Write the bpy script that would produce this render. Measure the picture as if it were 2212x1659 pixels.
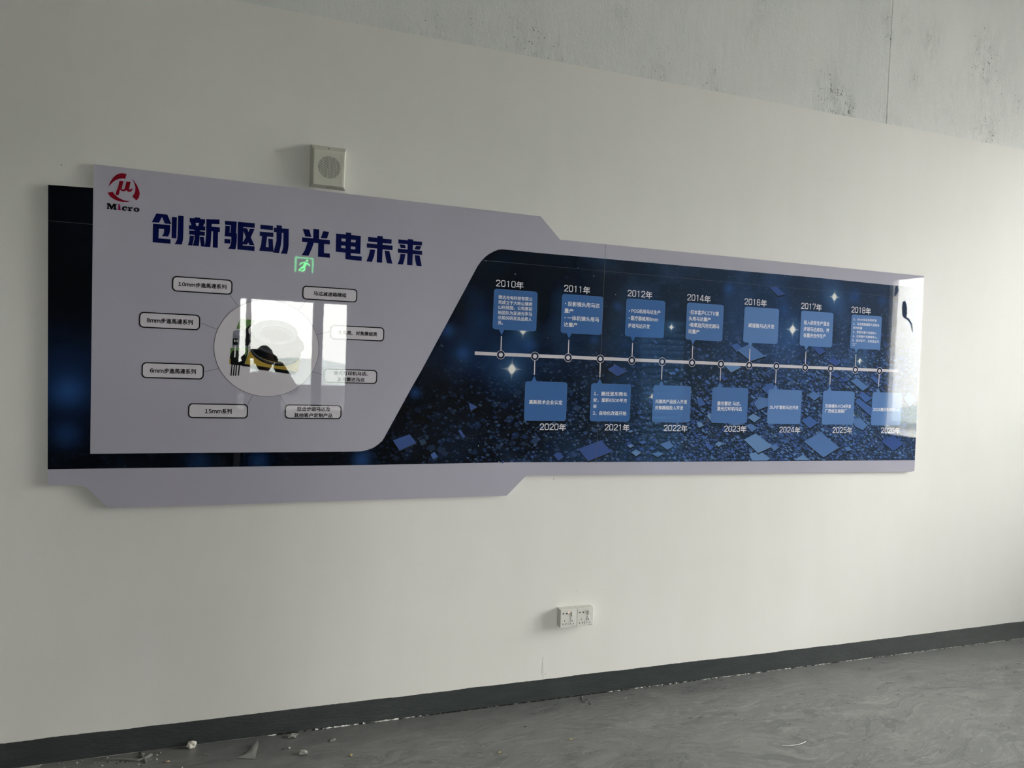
import bpy, bmesh, math, random
from mathutils import Vector, Matrix, noise
from mathutils.geometry import tessellate_polygon
R = math.radians
sc = bpy.context.scene
for o in list(bpy.data.objects): bpy.data.objects.remove(o)
C = sc.collection
random.seed(7)

# ------------------------------------------------------------------ camera
CAM = Vector((0.0, -3.1, 1.62))
cd = bpy.data.cameras.new('camera'); cam = bpy.data.objects.new('camera', cd); C.objects.link(cam)
fwd = Vector((0.32787645, 0.94413019, -0.03339498)); rgt = Vector((0.94436635, -0.3265807, 0.03895179)); up = rgt.cross(fwd)
cam.matrix_world = Matrix(((rgt.x, up.x, -fwd.x, CAM.x), (rgt.y, up.y, -fwd.y, CAM.y), (rgt.z, up.z, -fwd.z, CAM.z), (0, 0, 0, 1)))
cd.sensor_width = 36.0; cd.lens = 36.0 * 1535 / 2212; cd.clip_start = 0.005; cd.clip_end = 2000
sc.camera = cam

# ------------------------------------------------------------------ sky and light
SKY = 23.5
w = bpy.data.worlds.new('overcast_sky'); sc.world = w; w.use_nodes = True
nt = w.node_tree; nt.nodes.clear()
wo = nt.nodes.new('ShaderNodeOutputWorld'); bg = nt.nodes.new('ShaderNodeBackground')
tc = nt.nodes.new('ShaderNodeTexCoord'); sx = nt.nodes.new('ShaderNodeSeparateXYZ'); mr = nt.nodes.new('ShaderNodeMapRange')
nt.links.new(tc.outputs['Generated'], sx.inputs[0]); nt.links.new(sx.outputs['Z'], mr.inputs[0])
mr.inputs[1].default_value = 0.0; mr.inputs[2].default_value = 1.0; mr.inputs[3].default_value = 1.0; mr.inputs[4].default_value = 2.6
mx = nt.nodes.new('ShaderNodeVectorMath'); mx.operation = 'SCALE'; mx.inputs[0].default_value = (1.0, 0.985, 0.95)
nt.links.new(mr.outputs[0], mx.inputs['Scale']); nt.links.new(mx.outputs[0], bg.inputs[0]); bg.inputs[1].default_value = SKY
nt.links.new(bg.outputs[0], wo.inputs[0])
def portal(name, loc, rot, sx_, sy_):
    l = bpy.data.lights.new(name, 'AREA'); l.shape = 'RECTANGLE'; l.size = sx_; l.size_y = sy_; l.energy = 1
    l.cycles.is_portal = True
    o = bpy.data.objects.new(name, l); o.location = loc; o.rotation_euler = rot; C.objects.link(o)
RX = 7.0      # right wall
BY = -6.2     # wall behind the photographer
LX = -4.2     # left wall
CH = 4.35     # ceiling height
portal('window_light', (RX + 0.02, -3.16, 1.815), (0, R(90), 0), 1.93, 0.82)
portal('window_light', (RX + 0.02, -1.815, 2.30), (0, R(90), 0), 2.9, 1.47)  # portal of the tall window added for light
portal('window_light', (0.33, BY - 0.02, 1.565), (R(90), 0, 0), 1.3, 1.43)
sc.view_settings.view_transform = 'Standard'; sc.view_settings.look = 'None'; sc.view_settings.exposure = 0.09
sc.view_settings.gamma = 1.0; sc.view_settings.use_curve_mapping = False

# ------------------------------------------------------------------ material helpers
def s2l(c): return tuple(((v / 12.92) if v <= 0.04045 else ((v + 0.055) / 1.055) ** 2.4) for v in c)
class NT:
    def __init__(s, name):
        s.m = bpy.data.materials.new(name); s.m.use_nodes = True; s.t = s.m.node_tree; s.t.nodes.clear()
        s.out = s.n('ShaderNodeOutputMaterial')
    def n(s, typ, **kw):
        nd = s.t.nodes.new(typ)
        for k, v in kw.items(): setattr(nd, k, v)
        return nd
    def set(s, sock, v):
        if hasattr(v, 'is_output') or isinstance(v, bpy.types.NodeSocket): s.t.links.new(v, sock)
        elif v is not None: sock.default_value = v
    def math(s, op, a, b=None, c=None, clamp=False):
        nd = s.n('ShaderNodeMath', operation=op); nd.use_clamp = clamp
        s.set(nd.inputs[0], a)
        if b is not None: s.set(nd.inputs[1], b)
        if c is not None: s.set(nd.inputs[2], c)
        return nd.outputs[0]
    def vmath(s, op, a, b=None):
        nd = s.n('ShaderNodeVectorMath', operation=op); s.set(nd.inputs[0], a)
        if b is not None: s.set(nd.inputs[1], b)
        return nd.outputs['Value'] if op in ('LENGTH', 'DISTANCE', 'DOT_PRODUCT') else nd.outputs[0]
    def pos(s): return s.n('ShaderNodeNewGeometry').outputs['Position']
    def mapping(s, v, scale=(1, 1, 1), rot=(0, 0, 0), loc=(0, 0, 0)):
        nd = s.n('ShaderNodeMapping'); s.set(nd.inputs[0], v); nd.inputs['Scale'].default_value = scale
        nd.inputs['Rotation'].default_value = rot; nd.inputs['Location'].default_value = loc; return nd.outputs[0]
    def noise(s, v, scale, detail=3, rough=0.5, dist=0.0, color=False):
        nd = s.n('ShaderNodeTexNoise'); s.set(nd.inputs['Vector'], v); nd.inputs['Scale'].default_value = scale
        nd.inputs['Detail'].default_value = detail; nd.inputs['Roughness'].default_value = rough; nd.inputs['Distortion'].default_value = dist
        return nd.outputs['Color'] if color else nd.outputs['Fac']
    def ramp(s, f, stops):
        nd = s.n('ShaderNodeValToRGB'); s.set(nd.inputs[0], f); cr = nd.color_ramp
        while len(cr.elements) < len(stops): cr.elements.new(0.5)
        for e, (p, c) in zip(cr.elements, stops):
            e.position = p; e.color = tuple(c) + (1,) if len(c) == 3 else c
        return nd.outputs[0]
    def mr(s, v, a, b, c=0.0, d=1.0, smooth=False):
        nd = s.n('ShaderNodeMapRange'); s.set(nd.inputs[0], v)
        if smooth: nd.interpolation_type = 'SMOOTHSTEP'
        for i, q in enumerate((a, b, c, d)): nd.inputs[i + 1].default_value = q
        return nd.outputs[0]
    def mix(s, f, a, b, mode='MIX'):
        nd = s.n('ShaderNodeMix', data_type='RGBA', blend_type=mode); s.set(nd.inputs[0], f)
        s.set(nd.inputs[6], a if not isinstance(a, tuple) else tuple(a)[:3] + (1,)); s.set(nd.inputs[7], b if not isinstance(b, tuple) else tuple(b)[:3] + (1,))
        return nd.outputs[2]
    def bump(s, h, strength=1.0, dist=0.001, normal=None):
        nd = s.n('ShaderNodeBump'); s.set(nd.inputs['Height'], h); nd.inputs['Strength'].default_value = strength
        nd.inputs['Distance'].default_value = dist
        if normal is not None: s.set(nd.inputs['Normal'], normal)
        return nd.outputs[0]
    def bsdf(s, color, rough=0.6, spec=0.5, metal=0.0, normal=None, coat=0.0, coat_rough=0.02, coat_normal=None, emis=None, es=0.0):
        b = s.n('ShaderNodeBsdfPrincipled')
        s.set(b.inputs['Base Color'], color if not isinstance(color, tuple) else tuple(color)[:3] + (1,)); s.set(b.inputs['Roughness'], rough)
        b.inputs['Metallic'].default_value = metal; b.inputs['Specular IOR Level'].default_value = spec
        if normal is not None: s.set(b.inputs['Normal'], normal)
        if coat:
            b.inputs['Coat Weight'].default_value = coat; b.inputs['Coat Roughness'].default_value = coat_rough; b.inputs['Coat IOR'].default_value = COAT_IOR
            if coat_normal is not None: s.set(b.inputs['Coat Normal'], coat_normal)
        if emis: b.inputs['Emission Color'].default_value = tuple(emis) + (1,); b.inputs['Emission Strength'].default_value = es
        s.t.links.new(b.outputs[0], s.out.inputs[0]); return b
COAT_IOR = 1.455
_mc = {}
def plain(name, col, rough=0.6, spec=0.5, metal=0.0, var=0.06, emis=None, es=0.0):
    k = name
    if k in _mc: return _mc[k]
    t = NT(name); f = t.noise(t.pos(), 35, 3)
    c = t.mix(t.mr(f, 0.3, 0.7), tuple(v * (1 - var) for v in col), tuple(min(1, v * (1 + var)) for v in col))
    t.bsdf(c, rough, spec, metal, emis=emis, es=es); _mc[k] = t.m; return t.m
def sign_coat(t, col):
    p = t.pos(); n1 = t.noise(p, 4.0, 1, 0.5); n2 = t.noise(p, 230.0, 1, 0.5)
    h = t.math('ADD', t.math('MULTIPLY', n1, 0.12), t.math('MULTIPLY', n2, 0.0042))
    nb = t.bump(h, 1.0, 0.0007)
    t.bsdf(col, 0.55, 0.0, coat=1.0, coat_rough=0.012, coat_normal=nb)
def glossy_print(name, col, var=0.0):
    if name in _mc: return _mc[name]
    t = NT(name); c = tuple(col)
    f = t.noise(t.pos(), 2.0, 2)
    cc = t.mix(t.mr(f, 0.3, 0.7), tuple(v * (1 - .03) for v in c), tuple(min(1, v * 1.03) for v in c))
    sign_coat(t, cc); _mc[name] = t.m; return t.m

# ------------------------------------------------------------------ geometry helpers
def tag(o, label=None, cat=None, group=None, kind=None):
    if label: o['label'] = label
    if cat: o['category'] = cat
    if group: o['group'] = group
    if kind: o['kind'] = kind
    return o
def link_mesh(name, me, mat=None, parent=None, loc=None):
    o = bpy.data.objects.new(name, me); C.objects.link(o)
    if mat is not None:
        for m in (mat if isinstance(mat, (list, tuple)) else [mat]): me.materials.append(m)
    if parent is not None: o.parent = parent
    if loc is not None: o.location = loc
    return o
def bm_obj(name, bm, mat=None, parent=None, loc=None, smooth=False):
    me = bpy.data.meshes.new(name); bm.to_mesh(me); bm.free()
    if smooth:
        for p in me.polygons: p.use_smooth = True
    return link_mesh(name, me, mat, parent, loc)
def empty(name, loc, label=None, cat=None, group=None, kind=None):
    o = bpy.data.objects.new(name, None); o.location = loc; o.empty_display_size = 0.05; C.objects.link(o)
    return tag(o, label, cat, group, kind)
def bx(bm, x0, x1, y0, y1, z0, z1, bevel=0.0, mi=0):
    r = bmesh.ops.create_cube(bm, size=1.0)
    vs = r['verts']
    for v in vs: v.co = Vector(((x0 + x1) / 2 + v.co.x * (x1 - x0), (y0 + y1) / 2 + v.co.y * (y1 - y0), (z0 + z1) / 2 + v.co.z * (z1 - z0)))
    fs = set(f for v in vs for f in v.link_faces)
    for f in fs: f.material_index = mi
    if bevel:
        es = list(set(e for v in vs for e in v.link_edges))
        bmesh.ops.bevel(bm, geom=es, offset=bevel, segments=2, affect='EDGES', profile=0.5)
def box(name, dims, mat, parent=None, bevel=0.0, loc=None):
    bm = bmesh.new(); bx(bm, *dims, bevel=bevel); return bm_obj(name, bm, mat, parent, loc)
def tube(bm, pts, r, seg=8, close=True):
    pts = [Vector(p) for p in pts]; rings = []
    for i, p in enumerate(pts):
        d = (pts[min(i + 1, len(pts) - 1)] - pts[max(i - 1, 0)]).normalized()
        a = d.orthogonal().normalized() if not rings else None
        if a is None:
            a = (prev - d * prev.dot(d)).normalized()
        prev = a; b = d.cross(a); rr = r[i] if isinstance(r, (list, tuple)) else r
        rings.append([bm.verts.new(p + (a * math.cos(2 * math.pi * k / seg) + b * math.sin(2 * math.pi * k / seg)) * rr) for k in range(seg)])
    for i in range(len(rings) - 1):
        for k in range(seg):
            bm.faces.new((rings[i][k], rings[i][(k + 1) % seg], rings[i + 1][(k + 1) % seg], rings[i + 1][k]))
    if close:
        bm.faces.new(rings[0][::-1]); bm.faces.new(rings[-1])
def flat_faces(bm, loops, y, mi=0):
    """loops: outer loop + holes of (x,z); a flat piece of print facing -y"""
    vl = [[Vector((p[0], p[1], 0)) for p in lp] for lp in loops]
    tri = tessellate_polygon(vl); flat = [v for lp in vl for v in lp]
    vs = [bm.verts.new((v.x, y, v.y)) for v in flat]
    for t in tri:
        a, b, c = t
        n = (flat[b] - flat[a]).cross(flat[c] - flat[a]).z
        if abs(n) < 1e-12: continue
        try: f = bm.faces.new((vs[a], vs[b], vs[c]) if n > 0 else (vs[a], vs[c], vs[b])); f.material_index = mi
        except ValueError: pass
def flat(name, loops, y, mat, parent):
    bm = bmesh.new(); flat_faces(bm, loops, y); return bm_obj(name, bm, mat, parent)
def disc(cx, cz, r, n=28, rz=None): return [(cx + r * math.cos(2 * math.pi * k / n), cz + (rz or r) * math.sin(2 * math.pi * k / n)) for k in range(n)]
def rrect(x0, z0, x1, z1, r, n=6):
    pts = []
    for cx, cz, a in ((x1 - r, z1 - r, 0), (x0 + r, z1 - r, 90), (x0 + r, z0 + r, 180), (x1 - r, z0 + r, 270)):
        for k in range(n + 1):
            t = R(a + 90 * k / n); pts.append((cx + r * math.cos(t), cz + r * math.sin(t)))
    return pts
def solid(name, poly, y_front, y_back, mat, parent, bevel=0.0):
    bm = bmesh.new(); flat_faces(bm, [poly], y_front)
    bmesh.ops.dissolve_limit(bm, angle_limit=0.001, verts=bm.verts, edges=bm.edges)
    r = bmesh.ops.extrude_face_region(bm, geom=list(bm.faces))
    for v in [g for g in r['geom'] if isinstance(g, bmesh.types.BMVert)]: v.co.y = y_back
    bmesh.ops.recalc_face_normals(bm, faces=bm.faces)
    return bm_obj(name, bm, mat, parent)
def clip_poly(poly, axis, val, keep_less):
    out = []
    ins = (lambda p: p[axis] <= val) if keep_less else (lambda p: p[axis] >= val)
    for i in range(len(poly)):
        a, b = poly[i], poly[(i + 1) % len(poly)]
        if ins(a): out.append(a)
        if ins(a) != ins(b):
            t = (val - a[axis]) / (b[axis] - a[axis]); out.append((a[0] + (b[0] - a[0]) * t, a[1] + (b[1] - a[1]) * t))
    return out
def eval_mesh(o):
    dg = bpy.context.evaluated_depsgraph_get(); dg.update()
    return bpy.data.meshes.new_from_object(o.evaluated_get(dg))
_gl = {}
def glyph(ch):
    if ch not in _gl:
        f = chr(ord(ch) + 0xFEE0) if '!' <= ch <= '~' else ch        # full-width form, drawn by the CJK face
        c = bpy.data.curves.new('lettering', 'FONT'); c.body = f; c.resolution_u = 2
        t = bpy.data.objects.new('lettering', c); C.objects.link(t)
        me = eval_mesh(t); bpy.data.objects.remove(t); bpy.data.curves.remove(c)
        vs = [(v.co.x, v.co.y) for v in me.vertices]; fs = [tuple(p.vertices) for p in me.polygons]; bpy.data.meshes.remove(me)
        _gl[ch] = (vs, fs)
    return _gl[ch]
def text_obj(name, body, x0, x1, zc, h, y, mat, parent, bold=0.012, shear=0.0):
    V, F, pen = [], [], 0.0
    for ch in body:
        if ch == ' ': pen += 0.3; continue
        vs, fs = glyph(ch); off = pen
        if ch.isascii():
            lo, hi = min(v[0] for v in vs), max(v[0] for v in vs); off = pen - lo + 0.05; adv = hi - lo + 0.11
            if ch == '1': off += .06; adv += .12
        else: adv = 1.0
        b_ = len(V); V += [(a + off, q, 0) for a, q in vs]; F += [tuple(i_ + b_ for i_ in f) for f in fs]; pen += adv
    me = bpy.data.meshes.new(name); me.from_pydata(V, [], F)
    xs = [v.co.x for v in me.vertices]; ys = [v.co.y for v in me.vertices]
    ax, bx_, ay, by = min(xs), max(xs), min(ys), max(ys)
    for v in me.vertices:
        u = (v.co.x - ax) / (bx_ - ax); q = (v.co.y - ay) / (by - ay)
        v.co = Vector((x0 + (x1 - x0) * u, y, zc - h / 2 + h * q + shear * (u - 0.5)))
    me.name = name; me.materials.clear()
    if bold:
        e = h * bold; bm = bmesh.new(); bm.from_mesh(me); base = list(bm.verts); g0 = list(bm.verts) + list(bm.edges) + list(bm.faces)
        for k, (dx, dz) in enumerate(((e, 0), (-e, 0), (0, e), (0, -e))):
            r = bmesh.ops.duplicate(bm, geom=g0)
            for v in [g for g in r['geom'] if isinstance(g, bmesh.types.BMVert)]: v.co += Vector((dx, -0.000004 * (k + 1), dz))
        bm.to_mesh(me); bm.free()
    return link_mesh(name, me, mat, parent)

D = {
 'OUT': [(-0.7793,2.2027),(-0.6325,2.2077),(-0.6309,2.2971),(1.1785,2.2869),(1.2804,2.1896),(3.5266,2.1905),(3.5403,1.0747),(3.5154,1.0691),(1.1583,1.0863),(1.066,0.9949),(-0.5552,0.9876),(-0.5689,0.9949),(-0.6252,1.0578),(-0.6411,1.0743),(-0.6593,1.0795),(-0.7643,1.0806)],
 'SEAMZ': [(-0.7775,2.0715),(1.5097,2.0627),(3.229,2.057)],
 'SEAMX': [(1.5135,2.1889),(1.5144,1.6545),(1.5143,1.3459)],
 'DARK': [(-0.7793,2.2027),(-0.6325,2.2077),(-0.6257,1.1996),(0.3203,1.2029),(0.3871,1.2033),(0.402,1.2043),(0.4281,1.2112),(0.4505,1.2206),(0.4689,1.2339),(0.4837,1.2474),(0.4946,1.2647),(0.6026,1.4766),(0.647,1.5597),(0.8593,1.9833),(0.8842,2.0335),(0.8998,2.0573),(0.918,2.0781),(0.9338,2.0918),(0.9572,2.1063),(0.9761,2.1155),(0.9952,2.1199),(1.0143,2.1203),(1.2017,2.1192),(1.4097,2.1204),(2.7437,2.1246),(3.2417,2.1216),(3.5199,2.1227),(3.5377,1.1365),(2.4748,1.1403),(1.8087,1.1446),(1.0778,1.1494),(0.44,1.1445),(-0.7652,1.142)],
 'HEAD': {'chuang': [[[(-0.416,2.1347),(-0.3774,2.1345),(-0.3623,2.099),(-0.3856,2.0987),(-0.396,2.1236),(-0.406,2.1001),(-0.4312,2.0998)]],[[(-0.427,2.0946),(-0.3667,2.095),(-0.3665,2.0751),(-0.368,2.0622),(-0.3729,2.0495),(-0.3957,2.0493),(-0.39,2.0572),(-0.388,2.0652),(-0.3873,2.077),(-0.406,2.0772),(-0.4066,2.04),(-0.3642,2.0398),(-0.3639,2.0226),(-0.427,2.0225)]],[[(-0.3611,2.1274),(-0.3432,2.1275),(-0.3437,2.0453),(-0.3608,2.045)]],[[(-0.3388,2.1346),(-0.3192,2.1346),(-0.3191,2.057),(-0.3195,2.0431),(-0.3236,2.0228),(-0.35,2.0224),(-0.3439,2.032),(-0.3405,2.0432),(-0.3394,2.0551)]]],'xin': [[[(-0.2976,2.1295),(-0.2804,2.13),(-0.2808,2.1339),(-0.2607,2.1342),(-0.2583,2.1295),(-0.2415,2.1294),(-0.2418,2.113),(-0.245,2.112),(-0.248,2.1019),(-0.2402,2.1012),(-0.2405,2.085),(-0.2596,2.0847),(-0.2595,2.0813),(-0.2413,2.0807),(-0.2416,2.0648),(-0.2605,2.0645),(-0.2605,2.0441),(-0.2628,2.0225),(-0.2852,2.0225),(-0.2809,2.0353),(-0.2785,2.0504),(-0.2788,2.0648),(-0.2982,2.0654),(-0.2976,2.0805),(-0.2787,2.0811),(-0.2788,2.0846),(-0.2993,2.0851),(-0.2995,2.1007),(-0.2908,2.1012),(-0.294,2.1128),(-0.2972,2.1144)],[(-0.276,2.1126),(-0.263,2.1132),(-0.2664,2.1011),(-0.2728,2.1005)]],[[(-0.2954,2.0607),(-0.2806,2.0611),(-0.2816,2.0442),(-0.2863,2.0224),(-0.3014,2.0226),(-0.2974,2.0388)]],[[(-0.2599,2.0596),(-0.2452,2.0599),(-0.2403,2.0265),(-0.2384,2.0441),(-0.2371,2.0692),(-0.2373,2.1308),(-0.1888,2.1342),(-0.1884,2.116),(-0.2173,2.1139),(-0.2173,2.1035),(-0.1867,2.1031),(-0.1867,2.0849),(-0.193,2.0845),(-0.1931,2.0217),(-0.2115,2.0216),(-0.2116,2.085),(-0.2178,2.0844),(-0.2182,2.051),(-0.2203,2.0223),(-0.2545,2.0218)]]],'qu': [[[(-0.1691,2.1315),(-0.1248,2.132),(-0.1265,2.0857),(-0.1232,2.0855),(-0.1233,2.0511),(-0.1249,2.0359),(-0.1274,2.0217),(-0.1552,2.0216),(-0.1488,2.0307),(-0.1453,2.0401),(-0.1437,2.0533),(-0.1439,2.0699),(-0.1686,2.0701),(-0.1669,2.1122),(-0.1494,2.1124),(-0.1506,2.0859),(-0.1471,2.0857),(-0.1463,2.1157),(-0.1685,2.1161)]],[[(-0.1688,2.0599),(-0.1467,2.0601),(-0.147,2.0427),(-0.1688,2.0425)]],[[(-0.1209,2.1324),(-0.0568,2.1326),(-0.0571,2.1139),(-0.1002,2.1134),(-0.1005,2.1096),(-0.0858,2.1095),(-0.0797,2.0957),(-0.0748,2.1093),(-0.057,2.1093),(-0.0705,2.0747),(-0.0555,2.0433),(-0.075,2.0438),(-0.0799,2.0536),(-0.0843,2.044),(-0.1004,2.0436),(-0.1003,2.0396),(-0.0553,2.0395),(-0.0551,2.0209),(-0.1198,2.022)],[(-0.0988,2.0969),(-0.0894,2.0745),(-0.1001,2.0522)]]],'dong': [[[(-0.0354,2.129),(0.0134,2.1291),(0.0132,2.1114),(-0.0353,2.1114)]],[[(-0.037,2.1013),(0.0156,2.1014),(0.0153,2.0838),(-0.0083,2.0833),(-0.0125,2.0415),(-0.0018,2.0412),(-0.0039,2.0756),(0.0136,2.0756),(0.0181,2.0247),(0.0282,2.0708),(0.0271,2.1051),(0.0165,2.1048),(0.0166,2.1225),(0.0266,2.1225),(0.0265,2.1332),(0.0477,2.1333),(0.0479,2.1225),(0.0748,2.1227),(0.0759,2.0545),(0.0748,2.041),(0.0704,2.0199),(0.0458,2.0199),(0.0518,2.0328),(0.0548,2.0485),(0.0543,2.1041),(0.0481,2.104),(0.0477,2.0777),(0.0454,2.0518),(0.0393,2.0209),(0.0168,2.021),(0.0167,2.0236),(-0.0373,2.024),(-0.0307,2.0501),(-0.0277,2.0836),(-0.0369,2.0842)]]],'guang': [[[(0.1306,2.128),(0.1558,2.1276),(0.1649,2.0976),(0.14,2.0982)]],[[(0.2116,2.1269),(0.2357,2.1262),(0.2278,2.097),(0.2025,2.0972)]],[[(0.1278,2.0932),(0.1721,2.0932),(0.1718,2.1321),(0.1951,2.1321),(0.1958,2.0924),(0.2397,2.092),(0.24,2.0737),(0.2167,2.0734),(0.2175,2.0364),(0.2416,2.0362),(0.2416,2.0181),(0.1935,2.0192),(0.1932,2.075),(0.175,2.0749),(0.169,2.0529),(0.1558,2.0197),(0.1281,2.0197),(0.1401,2.041),(0.1502,2.0747),(0.1279,2.0751)]]],'dian': [[[(0.2641,2.122),(0.3037,2.1217),(0.3038,2.1302),(0.3262,2.1302),(0.3265,2.1215),(0.3663,2.1212),(0.3667,2.045),(0.327,2.0452),(0.3271,2.0353),(0.3731,2.0351),(0.3729,2.0162),(0.3051,2.0178),(0.3053,2.0454),(0.2645,2.0458)],[(0.2866,2.1032),(0.3043,2.1032),(0.3039,2.0919),(0.287,2.0918)],[(0.3261,2.1021),(0.3455,2.1025),(0.3451,2.0916),(0.3262,2.0915)],[(0.2865,2.0741),(0.3041,2.0743),(0.3041,2.063),(0.2868,2.0636)],[(0.3264,2.0735),(0.3453,2.0735),(0.3449,2.0626),(0.3264,2.0628)]]],'wei': [[[(0.397,2.1202),(0.4357,2.1202),(0.4357,2.1283),(0.459,2.1283),(0.4593,2.1187),(0.4975,2.1187),(0.4971,2.1),(0.4592,2.0998),(0.4594,2.0926),(0.5024,2.0921),(0.5023,2.0731),(0.4598,2.073),(0.4596,2.0155),(0.4367,2.0158),(0.4364,2.0741),(0.3926,2.0746),(0.3924,2.0933),(0.4358,2.0923),(0.4359,2.1002),(0.3974,2.1012)]],[[(0.407,2.068),(0.4286,2.0681),(0.4251,2.0426),(0.4163,2.0159),(0.3929,2.0161),(0.4017,2.0395)]],[[(0.4683,2.0683),(0.4891,2.0683),(0.5037,2.0151),(0.4803,2.0154),(0.4729,2.0434)]]],'lai': [[[(0.5261,2.1219),(0.5669,2.1213),(0.5671,2.127),(0.5897,2.1272),(0.5905,2.1205),(0.63,2.1205),(0.6298,2.104),(0.59,2.1037),(0.5904,2.0812),(0.6316,2.0811),(0.6316,2.0639),(0.5908,2.064),(0.5906,2.0148),(0.5676,2.0149),(0.5673,2.0644),(0.5253,2.0651),(0.5252,2.0822),(0.5672,2.0816),(0.5671,2.1039),(0.5267,2.1043)]],[[(0.5317,2.1012),(0.5547,2.1009),(0.5602,2.0858),(0.5372,2.0852)]],[[(0.6039,2.1009),(0.6267,2.1008),(0.6206,2.0846),(0.5972,2.0853)]],[[(0.5374,2.0607),(0.5589,2.0607),(0.5553,2.037),(0.5494,2.0153),(0.5262,2.0152),(0.5334,2.0341)]],[[(0.5989,2.0603),(0.6211,2.0602),(0.632,2.0148),(0.6091,2.0146),(0.6028,2.0365)]]]},
 'LOGO_RED': [[[(-0.5215,2.2738),(-0.5254,2.2549),(-0.5353,2.2549),(-0.5458,2.2527),(-0.5572,2.2467),(-0.5664,2.2386),(-0.5756,2.227),(-0.5822,2.2175),(-0.5758,2.2375),(-0.5667,2.2549),(-0.5565,2.266),(-0.5462,2.2725),(-0.5347,2.2751)]],[[(-0.5033,2.2584),(-0.493,2.2472),(-0.4843,2.2341),(-0.4776,2.2172),(-0.475,2.2057),(-0.4766,2.1926),(-0.4806,2.1839),(-0.4864,2.1773),(-0.5002,2.1909),(-0.4942,2.2),(-0.4907,2.2122),(-0.4905,2.2275),(-0.494,2.2412)]],[[(-0.5842,2.1958),(-0.5673,2.2012),(-0.5604,2.1915),(-0.5508,2.1832),(-0.5402,2.1773),(-0.5275,2.1728),(-0.517,2.1719),(-0.5054,2.1727),(-0.5169,2.1681),(-0.5337,2.1665),(-0.5484,2.1682),(-0.5621,2.1732),(-0.5737,2.1806),(-0.5801,2.1887)]],[[(-0.5451,2.2452),(-0.5312,2.2457),(-0.5368,2.2181),(-0.5356,2.2135),(-0.5309,2.2129),(-0.5268,2.2175),(-0.5215,2.2451),(-0.507,2.2456),(-0.5117,2.2186),(-0.5099,2.2159),(-0.5067,2.2168),(-0.5031,2.222),(-0.5001,2.22),(-0.5024,2.2121),(-0.5081,2.2069),(-0.5155,2.207),(-0.5214,2.2128),(-0.5271,2.2071),(-0.5345,2.2067),(-0.5398,2.209),(-0.543,2.2127),(-0.5453,2.1955),(-0.5488,2.1895),(-0.5541,2.1892),(-0.5573,2.193),(-0.5553,2.2025),(-0.5494,2.2207)]]],
 'LOGO_I': [[[(-0.5487,2.1547),(-0.544,2.157),(-0.5403,2.155),(-0.5408,2.1521),(-0.545,2.1504),(-0.5487,2.1518)]],[[(-0.5497,2.1494),(-0.5402,2.1494),(-0.5404,2.1392),(-0.5383,2.1386),(-0.5382,2.1345),(-0.5494,2.1342),(-0.5495,2.1383),(-0.5474,2.1391),(-0.5473,2.1455),(-0.5496,2.1459)]]],
 'LOGO_BLK': [[[(-0.586,2.1562),(-0.5749,2.1566),(-0.5694,2.1455),(-0.565,2.1565),(-0.5529,2.1568),(-0.5529,2.1525),(-0.5555,2.1517),(-0.555,2.1388),(-0.5521,2.1386),(-0.5522,2.1342),(-0.564,2.1338),(-0.5641,2.1381),(-0.562,2.1387),(-0.5625,2.1468),(-0.5682,2.1339),(-0.5729,2.1338),(-0.5791,2.1462),(-0.579,2.1381),(-0.5771,2.1377),(-0.5771,2.1342),(-0.5858,2.1342),(-0.5859,2.1385),(-0.5839,2.1393),(-0.5838,2.1513),(-0.5859,2.1515)]],[[(-0.5349,2.1427),(-0.5334,2.147),(-0.5287,2.1498),(-0.5229,2.1505),(-0.5213,2.1495),(-0.5174,2.1505),(-0.5175,2.1428),(-0.5212,2.1424),(-0.5233,2.1457),(-0.5265,2.1454),(-0.528,2.1417),(-0.5264,2.1383),(-0.5227,2.1376),(-0.5174,2.1405),(-0.5174,2.1375),(-0.5226,2.134),(-0.5289,2.1334),(-0.5331,2.1353),(-0.5348,2.1386)]],[[(-0.515,2.1489),(-0.5065,2.1493),(-0.5059,2.147),(-0.5018,2.1504),(-0.4977,2.1496),(-0.4979,2.144),(-0.5016,2.1439),(-0.5033,2.1447),(-0.5059,2.1429),(-0.5058,2.1387),(-0.5021,2.1385),(-0.502,2.1342),(-0.5142,2.1343),(-0.5142,2.1384),(-0.5116,2.1391),(-0.5117,2.1446),(-0.5149,2.1448)]],[[(-0.4958,2.1416),(-0.4932,2.1471),(-0.4869,2.1502),(-0.4805,2.1497),(-0.4757,2.1466),(-0.4745,2.142),(-0.4766,2.1371),(-0.4823,2.1339),(-0.4887,2.134),(-0.4941,2.137)],[(-0.4889,2.1429),(-0.4868,2.1455),(-0.4836,2.1452),(-0.4814,2.1425),(-0.4824,2.1388),(-0.4845,2.1377),(-0.4872,2.1389),(-0.4889,2.1405)]]],
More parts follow.
